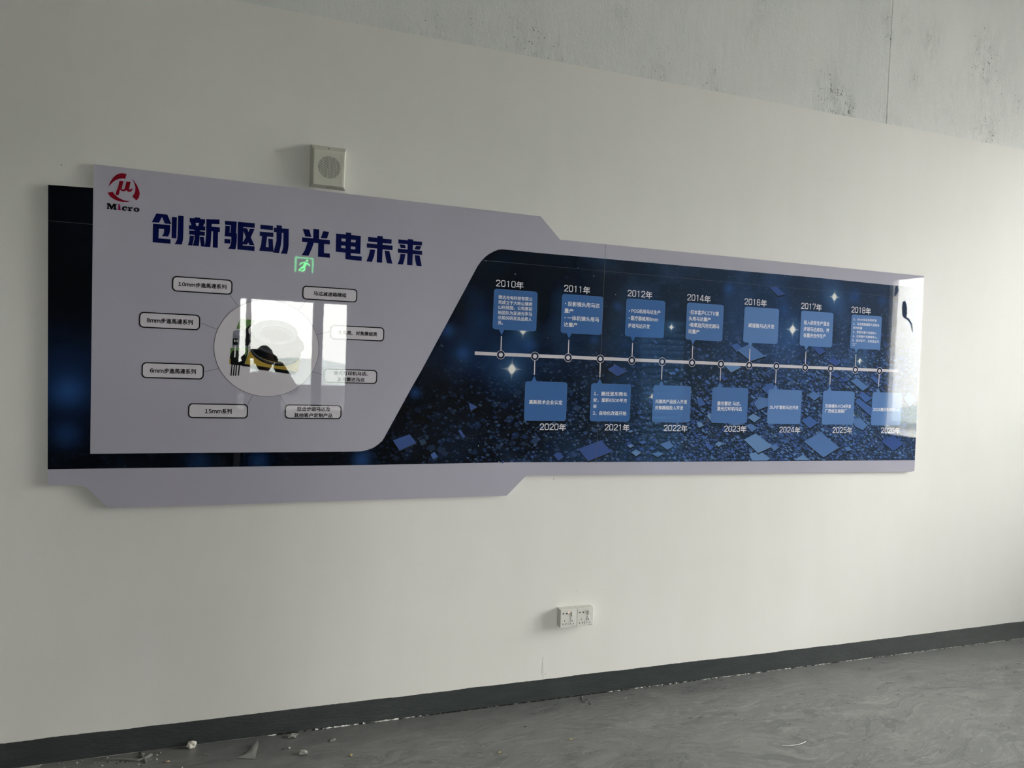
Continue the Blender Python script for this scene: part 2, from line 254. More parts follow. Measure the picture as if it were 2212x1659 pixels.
 'CALL': [((-0.3551,1.8382,-0.1347,1.8987),[('10mm步進馬達系列',-0.3322,-0.1578,1.8686,0.0181,0.0015)]),((-0.4685,1.69,-0.2506,1.7518),[('8mm步進馬達系列',-0.4413,-0.2777,1.7205,0.0195,-0.0028)]),((-0.4557,1.4948,-0.2328,1.5572),[('6mm步進馬達系列',-0.426,-0.2625,1.5254,0.0196,-0.0016)]),((-0.2867,1.3402,-0.0638,1.3996),[('15mm系列',-0.2245,-0.1257,1.3691,0.02,-0.0003)]),((0.1355,1.8384,0.3591,1.8956),[('马达减速箱模组',0.1807,0.3141,1.8663,0.0172,0.0002)]),((0.2532,1.6788,0.4786,1.7395),[('光圈类、对焦模组类',0.2856,0.448,1.7091,0.0174,0.0)]),((0.2308,1.4948,0.4545,1.5548),[('激光打印机马达、',0.2722,0.4139,1.5373,0.0169,-0.0007),('激光雷达马达',0.2871,0.4014,1.5112,0.0172,-0.002)]),((0.0792,1.3415,0.3089,1.4012),[('混合步进马达及',0.1273,0.262,1.3834,0.0175,-0.0008),('其他客户定制产品',0.1172,0.2717,1.3567,0.0173,-0.0013)])],
 'CONN': [[(-0.1428,1.8376),(-0.1129,1.7946)],[(-0.2494,1.7198),(-0.1881,1.6979)],[(-0.2331,1.5267),(-0.1775,1.5406)],[(-0.0669,1.3962),(-0.0474,1.4356)],[(0.0824,1.3948),(0.0583,1.4368)],[(0.1499,1.832),(0.1231,1.7957)],[(0.2531,1.7116),(0.1987,1.6953)],[(0.2243,1.5284),(0.1872,1.539)]],
 'CIRC': (0.005,1.6301,0.2034,0.1985),
 'NODES': [(1.0104,1.6425),(1.1767,1.6426),(1.3445,1.6423),(1.5125,1.6426),(1.6819,1.6415),(1.8513,1.642),(2.0224,1.6425),(2.1934,1.6422),(2.3661,1.6418),(2.5374,1.6428),(2.7248,1.6417),(2.8958,1.6417),(3.0665,1.6411),(3.2378,1.6402)],
 'BAR': [(0.8868,1.6452),(3.3709,1.6437)],
 'CARDS': [('2010',(0.9663,1.7576,1.1777,1.9402),(1.0099,1.733),(0.974,1.1071,1.9649,0.0308,-0.0018),[('微达光电科技有限公',0.9888,1.1531,1.9042,0.0178,-0.002),('司成立于大岭山镇君',0.9897,1.1531,1.8812,0.0178,-0.0016),('山科技园，公司原初',0.99,1.1535,1.8587,0.0178,-0.0012),('始团队为亚洲光学马',0.9891,1.1538,1.8351,0.0179,-0.0009),('达相关研发及品质人',0.99,1.1539,1.8117,0.0178,-0.0005),('员。',0.9904,1.0145,1.7882,0.0166,-0.0004)],[]),('2020',(1.1348,1.3429,1.3462,1.5258),(1.1778,1.5519),(1.2147,1.3482,1.3136,0.0314,0.0012),[('高新技术企业认定',1.1574,1.3242,1.4301,0.0204,0.0004)],[]),('2011',(1.3008,1.7571,1.5138,1.9398),(1.3443,1.7321),(1.3091,1.4426,1.9651,0.0319,-0.0013),[('投影镜头用马达',1.3318,1.4962,1.8954,0.0226,-0.0004),('量产',1.3156,1.3614,1.8625,0.0212,-0.001),('一体机镜头用马',1.3322,1.496,1.8292,0.0226,-0.0011),('达量产',1.3159,1.3849,1.7974,0.0213,-0.0001)],[(1.3202,1.8954),(1.3203,1.8295)]),('2021',(1.4701,1.3434,1.6842,1.5246),(1.514,1.5496),(1.551,1.6843,1.3131,0.0318,0.0009),[('1、',1.4856,1.509,1.4757,0.0168,0.0002),('搬迁至东莞长',1.5249,1.6646,1.4769,0.0203,-0.0013),('安，',1.4845,1.5123,1.4445,0.0185,0.0002),('面积6500平方',1.529,1.665,1.4453,0.0197,-0.0002),('米',1.4848,1.5037,1.4148,0.0185,0.0),('2、',1.4848,1.5052,1.3822,0.0168,0.0001),('自动化改造开始',1.5201,1.665,1.3831,0.0204,-0.0008)],[]),('2012',(1.6382,1.7579,1.8532,1.9406),(1.6822,1.7325),(1.6429,1.778,1.9649,0.0323,-0.0014),[('POS机用马达生产',1.6676,1.8281,1.8824,0.0209,-0.0012),('医疗器械用8mm',1.6676,1.8175,1.8473,0.0221,-0.0022),('步进马达开发',1.6533,1.7729,1.8109,0.0214,-0.0014)],[(1.6566,1.8812),(1.6573,1.8462)]),('2022',(1.8081,1.342,2.0241,1.525),(1.8518,1.5477),(1.8769,2.0131,1.3113,0.0317,0.0008),[('光圈类产品投入开发',1.8225,2.0039,1.4449,0.0202,-0.001),('对焦模组投入开发',1.8227,1.9833,1.4137,0.0208,-0.0012)],[]),('2014',(1.9776,1.7574,2.1942,1.9422),(2.0215,1.7325),(1.9764,2.1128,1.9667,0.0328,-0.001),[('日本客戶CCTV镜',2.0029,2.1655,1.8956,0.0237,-0.0016),('头用马达量产',1.9919,2.1193,1.8638,0.0215,-0.0021),('吸氧送风用无刷马',2.0031,2.1722,1.832,0.0228,-0.001),('达量产',1.9921,2.0559,1.7995,0.0215,-0.0016)],[(1.9966,1.8958),(1.9965,1.8315)]),('2023',(2.15,1.3402,2.369,1.5231),(2.1938,1.5524),(2.2325,2.3689,1.3098,0.0321,0.0012),[('激光雷达 马达、',2.1828,2.3259,1.4413,0.0215,0.0005),('激光打印机马达',2.1836,2.3345,1.4145,0.0214,-0.0009)],[]),('2016',(2.3208,1.7586,2.5371,1.9434),(2.3661,1.7332),(2.3177,2.4556,1.9674,0.0331,-0.0016),[('减速箱马达开发',2.3476,2.5117,1.8485,0.0229,-0.0004)],[]),('2024',(2.4954,1.3388,2.7122,1.5207),(2.5379,1.5482),(2.5772,2.715,1.3065,0.0316,0.0017),[('DLP扩散轮马达开发',2.5102,2.6937,1.4265,0.0197,-0.0008)],[]),('2017',(2.6799,1.7574,2.896,1.9436),(2.7244,1.7323),(2.6771,2.8131,1.9676,0.0334,-0.0016),[('投入研发生产混合',2.7012,2.8719,1.8824,0.0229,-0.0021),('步进马达成功，并',2.7019,2.8716,1.8475,0.023,-0.0026),('在重庆合作生产',2.7027,2.8508,1.8147,0.023,-0.0027)],[]),('2025',(2.8537,1.3373,3.0716,1.521),(2.8963,1.5499),(2.9311,3.068,1.3061,0.0326,0.0018),[('交换镜头VCM开发',2.8723,3.0508,1.4386,0.0207,-0.0016),('广西设立组装厂',2.873,3.0231,1.4127,0.0207,-0.0008)],[]),('2018',(3.0202,1.7574,3.2344,1.9436),(3.0644,1.7322),(3.0158,3.1525,1.9678,0.0338,-0.0013),[('1、6mm马达系列开发',3.0343,3.1975,1.9181,0.0143,-0.0031),('2、马达更高速更大扭矩全',3.0334,3.2186,1.8933,0.0153,-0.0002),('系列改善',3.0343,3.0976,1.871,0.0142,-0.0008),('3、安防外客户应用导入',3.0349,3.2026,1.8486,0.0148,-0.0001),('4、日系客户尼康等导入，',3.0344,3.21,1.8253,0.0148,-0.0002),('5、应对生产，长安设立代',3.0335,3.2213,1.8024,0.0153,-0.0011),('工厂',3.0344,3.0654,1.7798,0.0142,-0.0001)],[]),('2026',(3.1975,1.3354,3.4134,1.5208),(3.2375,1.5481),(3.2739,3.411,1.306,0.0326,0.0011),[('2026搬迁到厚街U谷',3.2082,3.4027,1.4246,0.0196,-0.0011)],[])],
 'BLOCKS': [([(2.7418,1.2453),(2.8541,1.2957),(2.9862,1.2112),(2.88,1.1576)],2),([(2.3575,1.2552),(2.4287,1.2876),(2.5424,1.2192),(2.4505,1.1837)],3),([(2.2884,1.7172),(2.3623,1.7522),(2.4662,1.6923),(2.3753,1.6632)],2),([(2.2144,1.6372),(2.27,1.6467),(2.3201,1.6293),(2.2576,1.6006)],3),([(3.0379,1.5788),(3.0798,1.597),(3.166,1.548),(3.1281,1.5265)],2),([(3.0951,1.5019),(3.1332,1.5164),(3.1968,1.4868),(3.1546,1.4619)],1),([(3.0761,1.464),(3.0963,1.4848),(3.2051,1.4318),(3.1997,1.3834)],1),([(2.7501,1.4947),(2.7898,1.5155),(2.8409,1.4932),(2.7972,1.4657)],2),([(2.4076,1.4457),(2.4404,1.4785),(2.4953,1.4731),(2.5055,1.4343),(2.4367,1.4106)],2),([(2.3736,1.3711),(2.407,1.3908),(2.4548,1.3687),(2.4174,1.3457)],3),([(2.7181,1.3582),(2.7739,1.382),(2.8299,1.3459),(2.7782,1.3154)],1),([(2.6869,1.1492),(2.7424,1.172),(2.7979,1.1408),(2.6955,1.1418)],3),([(2.3926,1.1808),(2.4655,1.1934),(2.5307,1.1538),(2.5077,1.1435),(2.4141,1.1444)],3),([(3.0525,1.3681),(3.1213,1.3757),(3.1768,1.3349),(3.1436,1.3071),(3.0899,1.3274)],2),([(2.1818,1.2329),(2.2071,1.2456),(2.2302,1.2328),(2.205,1.217)],3),([(2.1193,1.2298),(2.1408,1.2393),(2.1717,1.2139),(2.1542,1.1981)],1),([(3.1752,1.6032),(3.2011,1.6108),(3.2562,1.5848),(3.2311,1.5634)],1),([(2.4493,1.524),(2.5059,1.5545),(2.5795,1.514),(2.5023,1.4863)],1),([(2.2495,1.7409),(2.2864,1.752),(2.3258,1.7251),(2.2892,1.7045)],1),([(2.122,1.3779),(2.1577,1.3972),(2.1905,1.3407),(2.1609,1.3404)],3),([(2.3646,1.3292),(2.3947,1.3391),(2.4386,1.3168),(2.4051,1.294)],2),([(2.2504,1.338),(2.3105,1.3416),(2.3642,1.3356),(2.2886,1.3274)],2),([(2.0592,1.4584),(2.0879,1.4652),(2.1151,1.4344),(2.0758,1.4212)],1),([(2.0657,1.3397),(2.0872,1.3461),(2.1102,1.3274),(2.0817,1.3147)],3),([(2.9777,1.5839),(3.0068,1.5949),(3.0291,1.582),(2.9957,1.5709)],0),([(2.7662,1.7503),(2.8022,1.7651),(2.8582,1.7342),(2.8181,1.7126)],0),([(2.87,1.6812),(2.9105,1.7028),(2.9713,1.6782),(2.9304,1.6566)],0),([(2.4674,2.0525),(2.5139,2.059),(2.5714,2.021),(2.5247,2.0114)],0),([(2.1844,1.5775),(2.21,1.5846),(2.2446,1.5666),(2.219,1.5564)],0),([(3.2479,1.4532),(3.305,1.4054),(3.2712,1.3772),(3.2154,1.4112)],0),([(3.4256,1.4912),(3.4594,1.5306),(3.5281,1.4791),(3.4752,1.4428)],2),([(3.2808,1.2451),(3.3593,1.2801),(3.4451,1.2309),(3.3751,1.1889)],0),([(3.0204,1.2111),(3.0543,1.2178),(3.073,1.1972),(3.039,1.1906)],2),([(2.6039,1.252),(2.6275,1.2586),(2.6408,1.2388),(2.6172,1.2322)],1),([(2.5266,1.2193),(2.5574,1.2323),(2.5825,1.2125),(2.552,1.193)],2),([(2.9084,1.6088),(2.933,1.6197),(2.9679,1.6039),(2.9434,1.5897)],0),([(1.4166,1.2101),(1.5363,1.2524),(1.5943,1.1951),(1.4708,1.1508)],0),([(1.289,1.1827),(1.3159,1.1965),(1.3446,1.173),(1.3177,1.1546)],0),([(1.8584,1.2329),(1.9135,1.2476),(1.9402,1.2229),(1.9046,1.2033)],2),([(1.7015,1.1921),(1.7278,1.2065),(1.7559,1.1894),(1.7295,1.1726)],3),([(1.8166,1.1842),(1.8548,1.1937),(1.8832,1.1838),(1.8507,1.1668)],2),([(1.6782,1.226),(1.6994,1.2332),(1.716,1.2259),(1.695,1.2139)],3),([(1.554,1.594),(1.5949,1.6191),(1.6602,1.5879),(1.6083,1.5625)],0),([(1.7369,1.2428),(1.7638,1.2501),(1.786,1.2428),(1.7647,1.2306)],1),([(1.6801,1.2958),(1.696,1.3017),(1.7071,1.2959),(1.6913,1.2886)],3),([(1.7985,1.2135),(1.8203,1.2183),(1.8374,1.2085),(1.8157,1.2013)],1),([(0.5316,1.2513),(0.6044,1.2785),(0.6352,1.2395),(0.5621,1.2066)],0),([(0.7004,1.1883),(0.718,1.2),(0.7348,1.1782),(0.7132,1.1665)],1),([(0.8662,1.4231),(0.9084,1.4038),(0.878,1.3854)],0),([(0.8218,1.2951),(0.8338,1.3011),(0.8578,1.2653),(0.8455,1.2633)],0),([(0.6466,1.2513),(0.67,1.2591),(0.6807,1.2395),(0.6592,1.2297)],4)],
 'STARS': [((1.0669,1.5796),1.0),((2.631,1.8405),0.95),((2.8965,2.03),0.85),((3.0967,1.6899),0.6),((3.0735,1.3679),0.9),((1.1139,1.759),0.8),((1.8947,1.8145),0.5),((1.8104,1.4661),0.8)],
 'DOTS': [((1.0648,2.0134),3),((1.4597,2.0347),3.4),((1.5793,1.9545),2.6),((1.5908,1.617),2.6),((0.8255,1.6071),1.8),((1.396,1.4755),1.8),((2.7228,2.021),2.4),((2.4252,1.5222),2.4),((2.4422,1.5323),2),((2.0153,1.2164),2.8),((2.6138,1.2071),2.6),((2.8075,1.1988),2.6),((2.6963,1.6753),2),((2.9583,1.6341),2),((2.6116,1.9549),2),((3.0705,1.2699),1.6),((0.923,2.061),1.8),((0.9206,1.2261),2.6),((1.2374,1.7306),1.6),((1.6026,1.2199),1.8),((1.3762,2.0655),1.6),((2.2265,1.7843),2),((1.8081,1.963),1.6),((3.0937,1.4532),1.8),((2.904,2.0581),1.6),((3.3415,1.5336),1.8),((3.4837,1.704),1.8),((1.7827,1.5504),1.8),((1.0212,1.153),2.6)],
 'GLOWS': [((-0.7027,1.4369),22,1.0),((-0.7062,1.2726),20,0.5),((-0.711,1.4808),60,0.35),((0.7586,1.7411),12,0.7),((0.8328,1.6428),12,0.7),((0.918,1.7994),34,0.25),((1.0663,1.5945),50,0.5),((0.8584,1.6501),40,0.3),((1.1464,1.6941),14,0.7),((1.4762,1.7352),10,0.7),((2.2207,2.0281),12,0.9),((1.592,1.8995),9,0.5),((2.5482,2.0119),16,0.5),((3.0332,2.0389),16,0.7),((2.5736,1.9403),14,0.6),((3.2309,2.0313),12,0.5),((0.6221,1.4607),9,0.7),((3.2107,1.8493),14,0.4),((1.0886,1.7129),30,0.4),((2.6322,1.8209),44,0.6),((2.8978,2.01),30,0.5),((2.431,1.8593),60,0.25),((3.1009,1.3036),24,0.5),((0.3996,1.1671),14,0.9),((-0.0154,1.165),16,0.45),((-0.2438,1.1615),20,0.35)],
 'PROD': [('green',[(-0.1015,1.7448),(-0.0486,1.7423),(-0.0531,1.7165),(-0.0801,1.7024),(-0.1158,1.7024),(-0.1111,1.7207)]),('green',[(-0.1359,1.6254),(-0.0681,1.6319),(-0.0735,1.5733),(-0.1377,1.5619)]),('black',[(-0.1289,1.6148),(-0.0678,1.6192),(-0.0833,1.5556),(-0.1207,1.5571),(-0.1368,1.5601),(-0.1375,1.5891)]),('steel',[(-0.1281,1.6891),(-0.0729,1.6882),(-0.0697,1.63),(-0.1292,1.6275)]),('steel2',[(-0.0731,1.687),(-0.0735,1.6851),(-0.0746,1.6832),(-0.0763,1.6815),(-0.0787,1.6799),(-0.0815,1.6785),(-0.0849,1.6773),(-0.0886,1.6764),(-0.0926,1.6757),(-0.0969,1.6754),(-0.1012,1.6754),(-0.1054,1.6756),(-0.1096,1.6762),(-0.1136,1.677),(-0.1172,1.6782),(-0.1204,1.6795),(-0.1231,1.681),(-0.1253,1.6827),(-0.1268,1.6846),(-0.1278,1.6865),(-0.128,1.6884),(-0.1276,1.6903),(-0.1265,1.6922),(-0.1248,1.6939),(-0.1225,1.6955),(-0.1197,1.6969),(-0.1164,1.6981),(-0.1127,1.699),(-0.1087,1.6996),(-0.1044,1.7),(-0.1001,1.7),(-0.0959,1.6998),(-0.0917,1.6992),(-0.0877,1.6984),(-0.0841,1.6973),(-0.0808,1.696),(-0.0781,1.6944),(-0.0759,1.6927),(-0.0743,1.6909),(-0.0734,1.689)]),('black',[(-0.1283,1.6637),(-0.1098,1.6655),(-0.1091,1.6392),(-0.1277,1.6384)]),('black',[(-0.0885,1.6983),(-0.0601,1.7252),(-0.0548,1.7164),(-0.0696,1.692),(-0.0586,1.6633),(-0.0715,1.6318),(-0.0856,1.6494)]),('white',[(-0.1232,1.6585),(-0.119,1.6596),(-0.1179,1.6506),(-0.1226,1.6504)]),('white',[(-0.1139,1.659),(-0.1105,1.6591),(-0.1103,1.6501),(-0.1136,1.6499)]),('white',[(-0.0699,1.7065),(-0.0583,1.7217),(-0.0556,1.7164),(-0.0646,1.6995),(-0.0696,1.692)]),('white',[(-0.1209,1.6342),(-0.115,1.6344),(-0.1164,1.5881),(-0.1223,1.5879)]),('green',[(-0.0884,1.6238),(-0.0696,1.6264),(-0.0774,1.5951),(-0.088,1.6074)]),('gold',[(-0.139,1.58),(-0.1339,1.5802),(-0.1343,1.5602),(-0.1391,1.5637)]),('black',[(-0.1296,1.5749),(-0.1254,1.5751),(-0.1295,1.5132),(-0.1335,1.5131)]),('black',[(-0.1208,1.5752),(-0.1166,1.5754),(-0.1207,1.5135),(-0.1247,1.5134)]),('black',[(-0.1123,1.5755),(-0.1081,1.5757),(-0.1122,1.5137),(-0.1163,1.5136)]),('black',[(-0.1017,1.5759),(-0.0974,1.5761),(-0.1015,1.514),(-0.1056,1.5139)]),('gold',[(-0.0642,1.6156),(0.1403,1.6352),(0.1252,1.5357),(-0.08,1.5621)]),('black',[(-0.0903,1.5636),(0.1233,1.5375),(0.1139,1.5251),(0.0384,1.5339),(-0.0556,1.5447),(-0.0609,1.5518),(-0.09,1.5536)]),('black',[(0.1368,1.6071),(0.1342,1.5978),(0.1292,1.589),(0.1219,1.5811),(0.1124,1.5741),(0.1011,1.5684),(0.0881,1.564),(0.074,1.5611),(0.0589,1.5596),(0.0434,1.5597),(0.0277,1.5613),(0.0122,1.5644),(-0.0026,1.5689),(-0.0164,1.5746),(-0.0288,1.5815),(-0.0397,1.5893),(-0.0487,1.598),(-0.0556,1.6071),(-0.0602,1.6166),(-0.0625,1.6263),(-0.0624,1.6358),(-0.0599,1.6449),(-0.055,1.6535),(-0.048,1.6614),(-0.0388,1.6682),(-0.0279,1.674),(-0.0153,1.6785),(-0.0014,1.6816),(0.0134,1.6832),(0.0289,1.6833),(0.0446,1.682),(0.0601,1.6791),(0.0751,1.6748),(0.0891,1.6691),(0.1019,1.6623),(0.1131,1.6544),(0.1225,1.6457),(0.1296,1.6364),(0.1345,1.6267),(0.1369,1.6169)]),('steel3',[(0.1246,1.5913),(0.1207,1.5873),(0.1161,1.5836),(0.1109,1.5802),(0.1051,1.5771),(0.0988,1.5744),(0.092,1.5721),(0.0848,1.5702),(0.0772,1.5687),(0.0694,1.5676),(0.0612,1.5669),(0.0529,1.5667),(0.0445,1.5669),(0.036,1.5675),(0.0275,1.5686),(0.0191,1.5701),(0.0108,1.5719),(0.0028,1.5742),(-0.005,1.5768),(-0.0125,1.5798),(-0.0197,1.5831),(-0.0263,1.5867),(-0.0326,1.5906),(-0.0382,1.5947),(-0.0434,1.599),(-0.0479,1.6036),(-0.0518,1.6082),(-0.0551,1.613),(-0.0576,1.6178),(-0.0595,1.6227)]),('gold',[(0.1082,1.5877),(0.1042,1.585),(0.0998,1.5826),(0.0951,1.5804),(0.09,1.5784),(0.0846,1.5768),(0.079,1.5753),(0.0731,1.5742),(0.067,1.5733),(0.0607,1.5728),(0.0543,1.5725),(0.0478,1.5725),(0.0413,1.5728),(0.0347,1.5734),(0.0281,1.5743),(0.0216,1.5754),(0.0152,1.5769),(0.0089,1.5785),(0.0028,1.5805),(-0.0031,1.5827),(-0.0088,1.5851),(-0.0142,1.5877),(-0.0194,1.5906),(-0.0242,1.5936),(-0.0286,1.5968),(-0.0327,1.6001),(-0.0364,1.6036),(-0.0397,1.6071),(-0.0426,1.6108),(-0.045,1.6145)]),('black',[(0.1323,1.6126),(0.13,1.6048),(0.1254,1.5976),(0.1186,1.5911),(0.1097,1.5854),(0.0991,1.5808),(0.087,1.5773),(0.0736,1.5751),(0.0594,1.5741),(0.0447,1.5744),(0.0298,1.576),(0.0152,1.5788),(0.0011,1.5828),(-0.012,1.5878),(-0.0239,1.5937),(-0.0343,1.6005),(-0.043,1.6078),(-0.0496,1.6156),(-0.0542,1.6236),(-0.0565,1.6317),(-0.0566,1.6396),(-0.0543,1.6473),(-0.0499,1.6544),(-0.0433,1.6608),(-0.0348,1.6664),(-0.0245,1.671),(-0.0126,1.6746),(0.0004,1.677),(0.0144,1.6781),(0.0291,1.678),(0.0439,1.6765),(0.0586,1.6739),(0.0729,1.6701),(0.0862,1.6651),(0.0984,1.6592),(0.1092,1.6525),(0.1181,1.645),(0.125,1.6371),(0.1298,1.629),(0.1322,1.6207)]),('dark',[(0.1486,1.6375),(0.146,1.6299),(0.1407,1.623),(0.1329,1.6168),(0.1228,1.6116),(0.1106,1.6075),(0.0967,1.6046),(0.0813,1.603),(0.065,1.6026),(0.0481,1.6035),(0.031,1.6057),(0.0142,1.6091),(-0.002,1.6136),(-0.0171,1.6191),(-0.0308,1.6255),(-0.0427,1.6325),(-0.0527,1.6401),(-0.0604,1.648),(-0.0656,1.6561),(-0.0684,1.6641),(-0.0685,1.672),(-0.066,1.6794),(-0.0609,1.6862),(-0.0535,1.6922),(-0.0437,1.6974),(-0.0319,1.7015),(-0.0184,1.7046),(-0.0034,1.7064),(0.0126,1.7069),(0.0294,1.7062),(0.0465,1.7042),(0.0634,1.701),(0.0798,1.6966),(0.0952,1.6912),(0.1093,1.6849),(0.1217,1.6778),(0.132,1.6701),(0.14,1.662),(0.1456,1.6538),(0.1484,1.6455)]),('steel3',[(0.1474,1.641),(0.1449,1.6337),(0.1397,1.6269),(0.132,1.621),(0.122,1.616),(0.1099,1.612),(0.0961,1.6093),(0.081,1.6077),(0.0648,1.6074),(0.0481,1.6083),(0.0311,1.6105),(0.0145,1.6138),(-0.0015,1.6182),(-0.0165,1.6236),(-0.0301,1.6298),(-0.0419,1.6367),(-0.0518,1.6441),(-0.0594,1.6518),(-0.0647,1.6597),(-0.0674,1.6675),(-0.0675,1.6751),(-0.0651,1.6823),(-0.0601,1.6889),(-0.0527,1.6947),(-0.0431,1.6997),(-0.0315,1.7037),(-0.0181,1.7066),(-0.0033,1.7083),(0.0126,1.7088),(0.0292,1.708),(0.0461,1.7061),(0.0629,1.7029),(0.0791,1.6986),(0.0944,1.6933),(0.1084,1.6871),(0.1207,1.6802),(0.1309,1.6727),(0.1389,1.6649),(0.1444,1.6568),(0.1473,1.6488)]),('dark',[(0.1343,1.6573),(0.1322,1.6495),(0.1279,1.6421),(0.1214,1.6353),(0.1128,1.6293),(0.1024,1.6242),(0.0905,1.6202),(0.0773,1.6174),(0.0633,1.6158),(0.0487,1.6155),(0.0339,1.6165),(0.0193,1.6187),(0.0052,1.622),(-0.0079,1.6265),(-0.0199,1.6319),(-0.0304,1.6382),(-0.0392,1.6452),(-0.0461,1.6527),(-0.0509,1.6605),(-0.0534,1.6684),(-0.0537,1.6764),(-0.0518,1.6841),(-0.0476,1.6914),(-0.0413,1.6981),(-0.033,1.704),(-0.0229,1.7091),(-0.0113,1.7131),(0.0016,1.716),(0.0154,1.7177),(0.0299,1.7182),(0.0447,1.7174),(0.0593,1.7154),(0.0735,1.7122),(0.087,1.7078),(0.0992,1.7024),(0.1101,1.6961),(0.1192,1.6891),(0.1263,1.6815),(0.1313,1.6736),(0.1339,1.6654)]),('ring',[(0.1213,1.6915),(0.1196,1.6838),(0.1157,1.6764),(0.1097,1.6696),(0.1018,1.6634),(0.0922,1.6581),(0.0811,1.6537),(0.0688,1.6504),(0.0556,1.6483),(0.0418,1.6474),(0.0279,1.6477),(0.0141,1.6492),(0.0007,1.6519),(-0.0119,1.6557),(-0.0234,1.6605),(-0.0335,1.6662),(-0.0419,1.6726),(-0.0486,1.6796),(-0.0533,1.687),(-0.056,1.6946),(-0.0565,1.7023),(-0.0549,1.7099),(-0.0511,1.7172),(-0.0454,1.7239),(-0.0377,1.73),(-0.0284,1.7354),(-0.0175,1.7398),(-0.0055,1.7431),(0.0075,1.7454),(0.0212,1.7464),(0.0351,1.7462),(0.049,1.7449),(0.0625,1.7423),(0.0752,1.7386),(0.087,1.7339),(0.0973,1.7282),(0.1061,1.7218),(0.113,1.7147),(0.1179,1.7072),(0.1207,1.6994)]),('dark',[(0.102,1.6848),(0.1008,1.6799),(0.098,1.6752),(0.0937,1.6709),(0.088,1.6671),(0.0811,1.6638),(0.0731,1.6612),(0.0643,1.6594),(0.0549,1.6582),(0.045,1.6579),(0.035,1.6583),(0.025,1.6595),(0.0154,1.6615),(0.0064,1.6642),(-0.0018,1.6675),(-0.0091,1.6713),(-0.0152,1.6756),(-0.0199,1.6802),(-0.0233,1.6851),(-0.0252,1.69),(-0.0255,1.695),(-0.0243,1.6998),(-0.0216,1.7045),(-0.0174,1.7087),(-0.0118,1.7125),(-0.0051,1.7158),(0.0028,1.7184),(0.0115,1.7203),(0.0208,1.7215),(0.0306,1.7219),(0.0406,1.7215),(0.0506,1.7204),(0.0603,1.7185),(0.0694,1.7159),(0.0777,1.7126),(0.0851,1.7088),(0.0914,1.7045),(0.0963,1.6998),(0.0998,1.6949),(0.1017,1.6898)]),('steel3',[(0.0948,1.6853),(0.0937,1.681),(0.0912,1.6769),(0.0873,1.6732),(0.0822,1.6699),(0.076,1.667),(0.0688,1.6648),(0.0609,1.6632),(0.0524,1.6622),(0.0435,1.6619),(0.0345,1.6623),(0.0255,1.6634),(0.0168,1.6652),(0.0087,1.6675),(0.0013,1.6704),(-0.0053,1.6737),(-0.0108,1.6775),(-0.0151,1.6815),(-0.0182,1.6858),(-0.0199,1.6901),(-0.0202,1.6945),(-0.0191,1.6987),(-0.0167,1.7027),(-0.0129,1.7064),(-0.0079,1.7097),(-0.0018,1.7125),(0.0053,1.7148),(0.0131,1.7165),(0.0215,1.7175),(0.0304,1.7178),(0.0394,1.7174),(0.0484,1.7164),(0.0571,1.7147),(0.0653,1.7124),(0.0729,1.7096),(0.0795,1.7062),(0.0851,1.7024),(0.0896,1.6983),(0.0927,1.6941),(0.0945,1.6897)]),('black',[(0.0883,1.6831),(0.0874,1.6794),(0.0852,1.676),(0.0818,1.6728),(0.0773,1.67),(0.0719,1.6676),(0.0656,1.6657),(0.0586,1.6643),(0.0512,1.6635),(0.0433,1.6633),(0.0354,1.6636),(0.0275,1.6646),(0.0199,1.6661),(0.0128,1.6681),(0.0062,1.6706),(0.0004,1.6735),(-0.0044,1.6767),(-0.0082,1.6801),(-0.0109,1.6838),(-0.0124,1.6875),(-0.0127,1.6912),(-0.0118,1.6948),(-0.0096,1.6982),(-0.0063,1.7014),(-0.0019,1.7042),(0.0034,1.7066),(0.0096,1.7085),(0.0165,1.7099),(0.0239,1.7107),(0.0317,1.711),(0.0396,1.7107),(0.0475,1.7098),(0.0552,1.7083),(0.0624,1.7063),(0.069,1.7038),(0.0749,1.701),(0.0798,1.6977),(0.0837,1.6942),(0.0865,1.6906),(0.088,1.6868)])],
